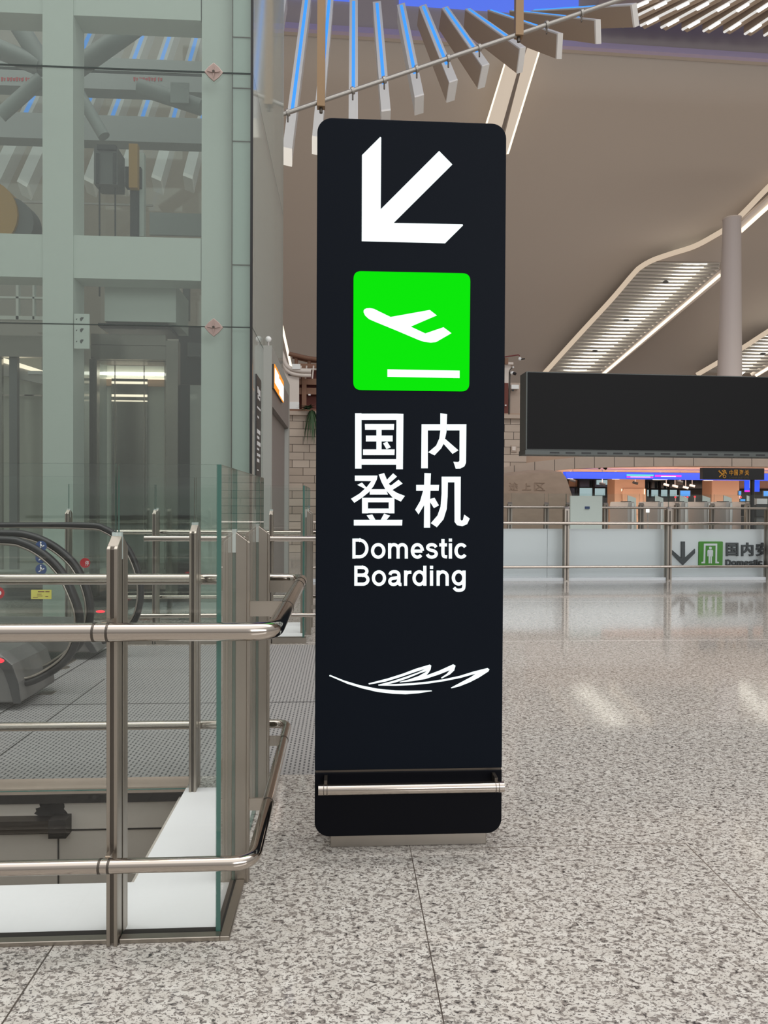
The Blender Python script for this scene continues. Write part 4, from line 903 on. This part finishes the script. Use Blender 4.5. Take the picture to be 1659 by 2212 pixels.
fb('wall', 'white_plaster', (606, 806, 646, 870), 22.7, .2, v); fb('plinth', 'white_metal', (612, 868, 646, 883), 22.68, .25, v); fb('vent', 'black', (623, 808, 630, 811), 22.66, .03, v)
rp_ = smooth_curve([PF(a, b, 22.6) for a, b in ((604, 752), (612, 772), (618, 788), (630, 797), (650, 801), (672, 802))], 5)
MB().tube(rp_, .07, 8).build('roof_edge', 'white_plaster', v); MB().tube([p-Z*.13+N*.03 for p in rp_], .06, 8).build('roof_edge', 'white_plaster', v)
MB().prism([PF(a, b, 22.9) for a, b in ((606, 770), (618, 790), (632, 799), (672, 804), (672, 808), (606, 808))], N*.1).build('gable', 'white_plaster', v)
fb('notice_board', 'white_metal', (631, 786, 649, 797), 22.5, .05, v)
eave = MB().tube(smooth_curve([PF(a, b, 25) for a, b in ((624, 764), (645, 769), (684, 776), (800, 785))], 4), .075, 8)
t = thing('timber_eave', 'brown timber roof eave high behind the left edge of the sign', 'roof', PF(650, 775, 25)); eave.build('rafter', 'wood_brown', t)
MB().tube(smooth_curve([PF(a, b, 25.2) for a, b in ((632, 771), (660, 778), (684, 781), (800, 789))], 4), .06, 8).build('rafter', 'wood_brown', t)
for px in (640, 668): c = PF(px, 772, 25.1); MB().cyl(c, V((c.x, c.y, 3.252)), .06, 8).build('post', 'wood_brown', t)
# warm fin of light beside the tower
MB().prism([PF(a, b, 30) for a, b in ((610, 700), (612, 704), (631, 790), (626, 793), (610, 720))], N*.3).build('tmp2', 'led_warm_soft')
tag(bpy.data.objects['tmp2'], 'narrow warm lit strip rising beside the right edge of the lift tower', 'light'); bpy.data.objects['tmp2'].name = 'cove_strip'
# right of the sign
w = thing('plaster_house', 'small grey and red model house behind the lamp pole, right of the sign', 'house', PF(1104, 889, 23.2))
fb('wall', 'white_plaster', (1070, 786, 1103, 840), 23.2, .3, w); fb('cornice', 'white_plaster', (1070, 782, 1109, 787), 23.1, .3, w); fb('door', 'wood_red', (1070, 827, 1098, 893), 23.0, .1, w)
fb('side_wall', 'fascia_stone', (1098, 827, 1140, 895), 23.3, .3, w); fb('door_knob', 'white_metal', (1091, 874, 1094, 877), 22.95, .05, w); fb('white_box', 'white_metal', (1105, 831, 1121, 840), 23.1, .2, w)
fb('vent', 'black', (1106, 841, 1110, 845), 23.08, .03, w); fb('base', 'brown_wall', (1070, 893, 1140, 904), 22.55, .8, w)
pole = thing('camera_pole', 'dark camera pole with white security camera, standing on the wall right of the sign', 'camera pole', PF(1099.5, 901, 21.9))
MB().cyl(PF(1099.5, 901, 22.05), PF(1101, 803, 22.05), .03, 10).build('pole', 'steel_dark', pole); MB().tube(smooth_curve([PF(a, b, 22.05) for a, b in ((1100, 806), (1102, 799), (1107, 794))], 4), .018, 8).build('arm', 'steel_dark', pole)
cm = MB().ball(PF(1107, 806, 21.95), .06, (1.2, 1, 1)).build('camera_body', 'white_metal', pole); MB().cyl(PF(1109, 806, 21.9), PF(1114, 808, 21.85), .045, 10).build('lens', 'black', cm)
MB().ball(PF(1108.5, 793.5, 22.0), .03).build('dome', 'white_metal', pole)
rp2 = thing('pipe_camera', 'thin red pipe arm carrying a white camera above the right edge of the sign', 'camera arm', PF(1090, 772, 22.8))
MB().tube([PF(1060, 776, 22.8), PF(1090, 771, 22.8), PF(1120, 766.5, 22.8), PF(1123, 769, 22.8)], .02, 8).build('pipe', 'red_pipe', rp2)
cb = MB().ball(PF(1123, 775.5, 22.8), .06).build('camera_body', 'white_metal', rp2); MB().cyl(PF(1126, 776, 22.75), PF(1134, 775, 22.7), .02, 8).build('lens', 'black', cb); fb('mount', 'wood_brown', (1091, 773, 1098, 786), 22.8, .1, rp2)
sw = thing('wall_socket', 'square stone access cover in the block wall right of the sign', 'cover', PF(1111, 970, 21.95))
fb('frame', 'fascia_stone', (1104, 962, 1117, 976), 21.96, .05, sw); fb('cover', 'white_plaster', (1106.5, 964.5, 1114, 973), 21.94, .04, sw)
# ------------------------------------------------------------------ black display screen
BD = 11.6
t = thing('display_screen', 'large black display screen, switched off, hanging right of the sign', 'screen', PF(1640, 985, BD))
a0, a1 = PF(1136, 900, BD).dot(U), PF(2300, 900, BD).dot(U); zt0 = PF(1300, 806, BD).z; zb0 = PF(1300, 974, BD).z
dD = .36
MB().fbox(a0, a1, BD, BD+dD, zb0, zt0).build('housing', 'screen_frame', t, .004, 1)
MB().fbox(a0+.025, a1-.025, BD-.012, BD, zb0+.02, zt0-.015).build('screen', 'screen_black', t)
MB().fbox(a0-.012, a1, BD-.02, BD+dD, zb0-.075, zb0-.001).build('lower_frame', 'screen_frame', t)
vm = MB()
for i in range(28):
    px = 1187+i*34.2; a = PF(px, 980, BD).dot(U); vm.fbox(a, a+.16, BD-.024, BD-.02, zb0-.052, zb0-.028)
vm.build('vents', 'black', t)
for px in (1800, 2200): a = PF(px, 900, BD).dot(U); MB().fbox(a-.08, a+.08, BD+.1, BD+.26, 0, zb0-.07).build('support_post', 'screen_frame', t)
# ------------------------------------------------------------------ far guard rail with white sign panels
BR = 13.75
t = thing('glass_guardrail', 'far glass guard rail in front of white wall panels, right of the sign', 'railing', PF(1222, 1258, BR))
posts = [PF(px, 1180, BR).dot(U) for px in (720, 1000, 1222, 1443, 1659, 1880)]
aL, aR = posts[0]-.5, posts[-1]+.5
zt_ = PF(1222, 1097, BR).z; zg = PF(1222, 1067, BR).z
def fpost(par, a, b, top, w=.045, d=.06, name='post', z0=0.):
    m = MB(); m.fbox(a-w, a+w, b-d, b-.008, z0, top-.03); m.fbox(a-w, a+w, b+.008, b+d, z0, top-.03)
    m.hexa([U*(a-w)+N*(b-d)+Z*(top-.03), U*(a+w)+N*(b-d)+Z*(top-.03), U*(a+w)+N*(b-.008)+Z*(top-.03), U*(a-w)+N*(b-.008)+Z*(top-.03),
            U*(a-w)+N*(b-d)+Z*(top-.02), U*(a+w)+N*(b-d)+Z*(top-.02), U*(a+w)+N*(b-.008)+Z*(top+.02), U*(a-w)+N*(b-.008)+Z*(top+.02)])
    o = m.build(name, 'brushed_steel', par); MB().fbox(a-w*.3, a+w*.3, b-d-.004, b-d, z0+.02, top-.05).build('slot', 'steel_dark', o); return o
for a in posts: fpost(t, a, BR, zt_, .046, .07)
for p0, p1 in zip([aL]+posts, posts+[aR]):
    q = [U*x+N*(BR-.008)+Z*z for x, z in ((p0+.006, .1), (p1-.006, .1), (p1-.006, zg), (p0+.006, zg))]
    MB().pane(q, N*.016).build('glass_pane', G, t)
zh, zl_ = PF(1300, 1130.5, BR-.18).z, PF(1300, 1224.5, BR-.18).z
def frail(par, name, z, b, r, a0_=None, a1_=None): return MB().cyl(U*(a0_ if a0_ is not None else aL)+N*b+Z*z, U*(a1_ if a1_ is not None else aR)+N*b+Z*z, r, 14).build(name, 'rail_steel', par)
frail(t, 'handrail', zh, BR-.18, .031); frail(t, 'lower_rail', zl_, BR-.18, .026)
for a in posts:
    for z in (zh, zl_): MB().fbox(a-.01, a+.01, BR-.17, BR-.07, z-.02, z+.02).build('bracket', 'steel', t)
MB().fbox(aL, aR, BR-.02, BR+.12, 0, .055).build('base_channel', 'panel_white', t)
BP = BR+.22
zpt_, zpb = PF(1300, 1142.5, BP).z, PF(1300, 1248, BP).z
edges_ = [PF(px, 1200, BP).dot(U) for px in (700, 850, 1000, 1182, 1446, 1657)]
struct(MB().fbox(edges_[0], edges_[-1]+3, BP+.02, BP+.1, 0, zpb).build('baseboard_far', 'portal_grey'))
names = ['leftmost of the wall, hidden behind the sign', 'hidden behind the sign', 'plain white wall panel between the sign and the first far post', 'plain white wall panel between the first two far railing posts', 'white wall panel carrying the security check sign']
for i in range(5):
    if i < 2: continue
    p = MB().fbox(edges_[i]+.004, edges_[i+1]-.004, BP, BP+.06, zpb, zpt_).build('wall_panel', 'panel_white')
    tag(p, names[i]+', behind the far glass railing', 'wall panel', 'white wall panels behind the far railing'); last = p
endp = MB().fbox(edges_[-1]+.005, edges_[-1]+3, BP+.05, BP+.1, zpb, zpt_).build('wall_panel', 'portal_grey'); tag(endp, 'grey wall panel at the right edge of the photo, behind the far glass railing', 'wall panel')
vl = MB()
for px in (1300,): pass
sgn = thing('security_sign', 'raised dark grey security check lettering with green pictogram on the white wall panel', 'sign', PF(1550, 1245, BP))
def SP(px, py, e=0.): return PF(px, py, BP-e)
def raised(polys, m, name, e=.035, par=sgn, base=0.): 
    mb = MB()
    for p in polys: mb.prism([SP(x, y, base) for x, y in p], -N*e)
    return mb.build(name, m, par)
w3 = lambda u, v: (1360+u*.18023, 980+v*.18023)
def W(pts): return [w3(*p) for p in pts]
raised([W([(612, 1052), (655, 1052), (655, 1250), (775, 1140), (775, 1190), (632, 1334), (497, 1196), (497, 1150), (612, 1250)])], 'letter_grey', 'arrow')
pic = raised([[(w3(*q)) for q in rquad((824, 1052), (1110, 1052), (1104, 1341), (820, 1340), 14)]], 'icon_green', 'pictogram_panel', .03)
E2 = .03
raised([W([(890, 1078), (1050, 1078), (1048, 1292), (1070, 1298), (1070, 1314), (1026, 1314), (1030, 1102), (910, 1102), (904, 1314), (860, 1314), (860, 1300), (884, 1292)])], 'panel_white', 'gate_symbol', .004, pic, E2)
raised([W([(952, 1118), (968, 1114), (982, 1120), (985, 1134), (978, 1146), (962, 1147), (953, 1140), (951, 1128)]),
        W([(940, 1152), (992, 1152), (1000, 1164), (998, 1232), (988, 1232), (986, 1180), (984, 1314), (970, 1314), (969, 1232), (964, 1232), (962, 1314), (946, 1314), (946, 1180), (942, 1230), (932, 1230), (932, 1164)])], 'panel_white', 'person_symbol', .004, pic, E2)
def stext(body, x0, y0, x1, y1, bold, base=0.):
    o = text_mb(body, [SP(*w3(u, v)) for u, v in ((x0, y0), (x1, y0), (x1, y1), (x0, y1))], -N*.04, bold); return o.build('lettering', 'letter_grey', sgn)
stext('国', 1150, 1066, 1293, 1226, .02); stext('内', 1334, 1064, 1474, 1226, .02); stext('安', 1508, 1064, 1668, 1226, .02)
mp = lambda c: SP(*w3(1146+(c[0]-364)*442/900, 1268+(c[1]-1128)*74/160))
strokes(DOMESTIC, 30, mp, -N*.04).build('lettering', 'letter_grey', sgn)
strokes([(curve2([(1662, 1288), (1655, 1276), (1642, 1273), (1630, 1278), (1626, 1288), (1632, 1299), (1644, 1305), (1657, 1312), (1662, 1322), (1656, 1334), (1642, 1337), (1628, 1333), (1621, 1321)]), 0)], 13, lambda c: SP(*w3(*c)), -N*.04).build('lettering', 'letter_grey', sgn)
# ------------------------------------------------------------------ second far rail, gates, customs hall
B4 = 17.5
t = thing('glass_guardrail', 'thin-railed guard rail behind the white wall panels, in front of the gates', 'railing', PF(1385, 1220, B4))
p4 = [PF(px, 1100, B4).dot(U) for px in (1101, 1180, 1227, 1308, 1385, 1462, 1538, 1614, 1690)]
zt4 = PF(1385, 1088, B4).z; zr4 = PF(1300, 1096.5, B4).z
for a in p4: fpost(t, a, B4, zt4, .055, .05)
frail(t, 'handrail', zr4, B4-.12, .03, p4[0]-2, p4[-1]+2)
for p0, p1 in zip(p4, p4[1:]):
    if 1: MB().pane([U*x+N*(B4-.006)+Z*z for x, z in ((p0+.05, .1), (p1-.05, .1), (p1-.05, zt4+.25), (p0+.05, zt4+.25))], N*.012).build('glass_pane', G, t)
f = MB().fbox(PF(1232, 1100, 16.6).dot(U), PF(1301, 1100, 16.6).dot(U), 16.6, 16.65, .6, PF(1266, 1071, 16.6).z).build('frosted_board', 'frosted_glass'); f.data.materials[0] = MATS['frosted_glass']
fr = thing('glass_board', 'pale frosted glass board with a blue tape mark, behind the far railing', 'board', PF(1266, 1200, 16.6)); fr.location.z = 0
bpy.data.objects.remove(f)
MB().fbox(PF(1232, 1100, 16.6).dot(U), PF(1301, 1100, 16.6).dot(U), 16.6, 16.65, .25, PF(1266, 1071, 16.6).z).build('board', 'frosted_glass', fr)
for px in (1238, 1295): a = PF(px, 1100, 16.6).dot(U); MB().fbox(a-.03, a+.03, 16.5, 16.75, 0, .27).build('foot', 'gate_grey', fr)
FB(1264, 1094, 1274, 1099, 16.58, .02).build('tape_mark', 'sticker_blue', fr)
BG = 20.3
def gate(px, w, label, y_top=1084):
    a = PF(px, 1110, BG).dot(U); z = PF(px, y_top, BG).z; g = thing('turnstile_gate', label, 'gate', U*a+N*BG, 'grey entry gates in the customs hall')
    c = [(-.5, 0), (.5, 0), (.52, .5), (.62, .8), (.5, 1.0), (-.3, 1.0), (-.42, .9), (-.38, .6), (-.5, .4)]
    MB().prism([U*(a+u*w)+N*BG+Z*(v*z) for u, v in c], N*1.3).build('cabinet', 'gate_grey', g)
    MB().prism([U*(a+w*.2+u*w*.32)+N*(BG-.02)+Z*(v*z*.98) for u, v in c], -N*.03).build('front_trim', 'gate_white', g)
    MB().pane([U*(a+w*.6)+N*(BG+.5)+Z*.3, U*(a+w*.6+.3)+N*(BG+.5)+Z*.3, U*(a+w*.6+.26)+N*(BG+.5)+Z*(z+.12), U*(a+w*.6)+N*(BG+.5)+Z*(z+.2)], N*.02).build('wing', ['frosted_glass', 'glass_edge'], g)
    MB().fbox(a-w*.4, a+w*.3, BG+.1, BG+.5, z, z+.02).build('card_reader', 'black', g); return g
gl = ['right of the frosted board', 'left of the middle far post', 'right of the middle far post', 'fourth from the frosted board', 'fifth from the frosted board', 'rightmost, next to the dark scanner']
for (px, w), l in zip(((1362, .22), (1425, .16), (1477, .22), (1527, .22), (1574, .22), (1624, .24)), gl): gate(px, w, 'grey and white entry gate, '+l)
t = thing('baggage_scanner', 'dark grey boxy scanner at the right edge of the customs hall', 'scanner', PF(1680, 1150, 19.4)); t.location.z = 0
fb('body', 'machine_grey', (1634, 1117, 1760, 1150), 19.4, .75, t); fb('hood', 'machine_dark', (1634, 1090, 1760, 1116), 19.35, .75, t); fb('glass_top', 'white_metal', (1635, 1077, 1658, 1089), 19.5, .3, t); fb('plinth', 'gate_grey', (1632, 1150, 1760, 1220), 19.4, .75, t)
lb = thing('lit_notice', 'small bright white notice on a stand between two entry gates', 'notice', PF(1399.5, 1180, BG-.1)); lb.location.z = 0; fb('panel', 'led_white', (1396, 1095, 1403, 1107), BG-.1, .02, lb); p = PF(1399.5, 1107, BG-.08); MB().cyl(V((p.x, p.y, 0)), p, .02, 8).build('stand', 'gate_grey', lb)
for i, (x0, x1, b) in enumerate(((1328, 1394, 36), (1538, 1598, 36))):
    t = thing('pillar', 'broad beige pillar in the customs hall, '+('left of the blue monitor' if i == 0 else 'below the black customs sign'), 'pillar', PF((x0+x1)/2, 1100, b), 'beige pillars of the customs hall'); t.location.z = 0
    a0, a1 = PF(x0, 1050, b).dot(U), PF(x1, 1050, b).dot(U)
    MB().fbox(a0, a1, b, b+1, .01, 3.05).build('shaft', 'beige_column', t, .05, 3)
    if i == 0:
        MB().prism([PF(px, py, b-.02) for px, py in ((1345, 1110), (1343, 1075), (1342, 1062), (1346, 1056), (1393, 1056), (1393, 1110))], -N*.12).build('lit_panel', 'beige_column', t)
        fb('light_edge', 'led_warm_soft', (1342.5, 1056, 1344, 1066), b-.03, .02, t); fb('light_edge', 'led_warm_soft', (1391.5, 1056, 1393, 1068), b-.2, .02, t)
t = thing('light_ribbon', 'long glowing blue screen band under the customs hall ceiling', 'screen', PF(1370, 1038, 30))
MB().prism([PF(a, b, 30) for a, b in ((1221, 1019), (1800, 1024), (1800, 1040), (1225, 1033))], N*.3).build('screen', 'ribbon_blue', t)
for q, m in (((1354, 1025, 1412, 1028), 'ribbon_cyan'), ((1354, 1029, 1411, 1032), 'ribbon_magenta'), ((1415, 1026, 1472, 1030), 'ribbon_magenta'), ((1362, 1029.5, 1405, 1031), 'led_white'), ((1428, 1028.5, 1460, 1030), 'led_white')):
    fb('light_pattern', m, q, 29.97, .02, t)
for px, py, r in ((1330, 1035.5, 8), (1426, 1036.5, 16), (1530, 1038, 10), (1232, 1034.5, 6)):
    c = PF(px, py, 32); t = thing('round_ceiling_light', 'round warm ceiling light under the blue screen band, '+{1330: 'left of the first beige pillar', 1426: 'right of the first beige pillar', 1530: 'beside the second beige pillar', 1232: 'at the boulder end'}[px], 'ceiling light', V((c.x, c.y, 2.62)), 'round ceiling lights in the customs hall')
    MB().cyl(V((c.x, c.y, c.z)), V((c.x, c.y, c.z+.06)), r/FPX*32, 24).build('diffuser', 'led_warm_soft', t); MB().cyl(V((c.x, c.y, c.z+.06)), V((c.x, c.y, 3.05)), .05, 8).build('stem', 'white_metal', t)
# back wall openings
wm = [((1229, 1037, 1250, 1052), 'beige_column'), ((1253, 1054, 1282, 1072), 'window_light'), ((1290, 1037, 1327, 1047), 'window_light'), ((1286, 1055, 1308, 1070), 'window_light'), ((1313, 1055, 1327, 1070), 'window_light'),
      ((1400, 1058, 1424, 1072), 'window_light'), ((1428, 1057, 1444, 1072), 'window_light'), ((1446, 1058, 1466, 1072), 'window_light'), ((1460, 1036, 1475, 1047), 'white_plaster')]
for i, (q, m) in enumerate(wm): struct(fb('window_%d' % (i+1), m, q, 41.9, .1))
for i, q in enumerate(((1229, 1052, 1328, 1054), (1249, 1037, 1252, 1075), (1281, 1037, 1285, 1075), (1309, 1053, 1313, 1075), (1396, 1055, 1537, 1058), (1424, 1040, 1428, 1075), (1404, 1040, 1407, 1075), (1444, 1040, 1447, 1075))): struct(fb('trim_%d' % (13+i), 'black', q, 41.7, .15))
struct(fb('wall_customs_sign_band', 'black', (1466, 1058, 1537, 1070), 40, .2)); struct(fb('wall_customs_right', 'hall_ceiling', (1598, 1030, 1760, 1056), 40, .2))
struct(fb('trim_30', 'black', (1596, 1056, 1700, 1059), 39.8, .15))
def monitor(label, q, b, m='screen_blue', stand=True):
    t = thing('monitor', label, 'screen', PF((q[0]+q[2])/2, q[3], b)); fb('housing', 'black', (q[0]-1, q[1]-1, q[2]+1, q[3]+1), b+.02, .06, t); fb('screen', m, q, b, .02, t)
    if stand: p = PF((q[0]+q[2])/2, q[3], b+.05); MB().cyl(V((p.x, p.y, 0.01)), V((p.x, p.y, p.z)), .03, 8).build('stand', 'gate_grey', t)
    return t
monitor('bright blue monitor above the red beacons in the customs hall', (1470, 1060, 1491, 1072), 30)
monitor('small blue monitor right of the second beige pillar', (1596, 1061, 1601, 1069), 30); monitor('blue monitor at the right edge of the photo in the customs hall', (1650, 1061, 1672, 1072), 30)
monitor('tilted light blue screen behind the rightmost gates', (1600, 1078, 1610, 1090), 24); monitor('narrow light blue screen beside the rightmost gate', (1617, 1077, 1621, 1089), 24)
vs_ = thing('advert_screen', 'tall blue and violet screen pair behind the customs sign pole', 'screen', PF(1625, 1062, 34)); fb('screen', 'ribbon_blue', (1609, 1036, 1622, 1062), 34, .05, vs_); fb('screen', 'ribbon_blue', (1627, 1036, 1641, 1062), 34, .05, vs_)
fb('light_pattern', 'ribbon_magenta', (1609, 1059, 1621, 1062.5), 33.97, .02, vs_); fb('light_pattern', 'led_warm_soft', (1620, 1038, 1623, 1054), 33.96, .02, vs_); fb('light_pattern', 'ribbon_magenta', (1627, 1038, 1629, 1050), 33.96, .02, vs_)
MB().cyl(PF(1625, 1036, 34.1), V((PF(1625, 1036, 34.1).x, PF(1625, 1036, 34.1).y, .01)), .05, 8).build('stand', 'black', vs_)
bl = ['leftmost', 'second from the left', 'third from the left', 'fourth from the left', 'rightmost of the row']
for (px, py), l in zip(((1459, 1074), (1478, 1074), (1485, 1074), (1501, 1073), (1600, 1074)), bl):
    t = thing('beacon_post', 'thin post with a red beacon in the customs hall, '+l, 'beacon', PF(px, 1100, 25), 'red beacons behind the gates'); t.location.z = 0; p = PF(px, py, 25)
    MB().ball(p, .035).build('beacon', 'red_light', t); MB().cyl(V((p.x, p.y, .01)), V((p.x, p.y, p.z-.03)), .02, 8).build('post', 'white_metal', t)
cl = ['pointing down beside the boulder', 'near the left window', 'on the first beige pillar', 'right of the first beige pillar', 'left of the blue monitor', 'above the blue monitor', 'under the blue band near the second pillar', 'over the pale window wall']
for (px, py, b), l in zip(((1237, 1038, 31), (1301, 1045, 31), (1372, 1043, 33), (1439, 1047, 33), (1458, 1050, 33), (1481, 1053, 33), (1495, 1049, 33), (1469, 1041, 32)), cl):
    p = PF(px, py, b); t = thing('ceiling_camera', 'small ceiling camera in the customs hall, '+l, 'camera', V((p.x, p.y, 3.05)), 'customs hall ceiling cameras'); m = 'black' if px in (1237, 1301, 1372, 1469) else 'white_metal'
    MB().cyl(V((p.x, p.y, 3.05)), p, .02, 8).build('stem', 'gate_grey', t); MB().cyl(p+V((-.1, .05, .03)), p+V((.1, -.08, -.04)), .06, 10).build('body', m, t)
sp = thing('spotlight_pair', 'pair of black spotlights under the arched stone beam', 'spotlight', PF(1303, 1010, 22.25)); 
MB().fbox(PF(1303, 1010, 22.25).dot(U)-.12, PF(1303, 1010, 22.25).dot(U)+.12, 22.2, 22.3, PF(1303, 1010.5, 22.25).z, PF(1303, 1006, 22.25).z).build('mount', 'black', sp)
for a, b, c_, d_ in ((1293, 1012, 1296, 1009), (1310, 1013, 1304, 1009)): MB().cyl(PF(a, b, 22.25), PF(c_, d_, 22.25), .045, 10).build('head', 'black', sp)
# customs sign
BS = 19.0
cs = thing('customs_sign', 'black sign board with golden emblem and characters hanging over the customs hall entrance', 'sign', PF(1585, 1036, BS))
fb('board', 'black', (1518, 1011, 1651, 1036), BS, .15, cs)
p = PF(1625, 1036, BS+.08); MB().cyl(V((p.x, p.y, 0)), p, .06, 10).build('post', 'black', cs)
def CP(px, py): return PF(px, py, BS-.001)
def glyphs(polys, m, name):
    mb = MB()
    for q in polys: mb.prism([CP(*x) for x in q], -N*.012)
    return mb.build(name, m, cs)
v3 = lambda u, v: (1430+u*.13804, 1000+v*.13804)
def bar(a, b, w):
    (x0, y0), (x1, y1) = a, b; l = math.hypot(x1-x0, y1-y0); nx, ny = -(y1-y0)/l*w/2, (x1-x0)/l*w/2
    return [v3(x0+nx, y0+ny), v3(x1+nx, y1+ny), v3(x1-nx, y1-ny), v3(x0-nx, y0-ny)]
ring = [bar((975+22*math.cos(R(a)), 212+22*math.sin(R(a))), (975+22*math.cos(R(a+45)), 212+22*math.sin(R(a+45))), 9) for a in range(0, 360, 45)]
glyphs(ring+[bar((885, 125), (962, 196), 16), bar((880, 135), (898, 118), 12), bar((895, 155), (915, 140), 10), bar((893, 222), (990, 125), 12), bar((935, 120), (1005, 160), 16), bar((960, 108), (1000, 130), 12), bar((985, 150), (1010, 175), 10), bar((945, 160), (975, 172), 14)], 'gold', 'emblem')
for ch, x0, x1 in (('中', 1052, 1110), ('国', 1128, 1182), ('海', 1208, 1270), ('关', 1290, 1360)):
    text_mb(ch, [CP(*v3(*q)) for q in ((x0, 108), (x1, 108), (x1, 196), (x0, 196))], -N*.012, .01).build('lettering', 'gold', cs)
text_mb('CHINA CUSTOMS', [CP(*v3(*q)) for q in ((1052, 216), (1356, 216), (1356, 242), (1052, 242))], -N*.008).build('lettering', 'gold_dim', cs)
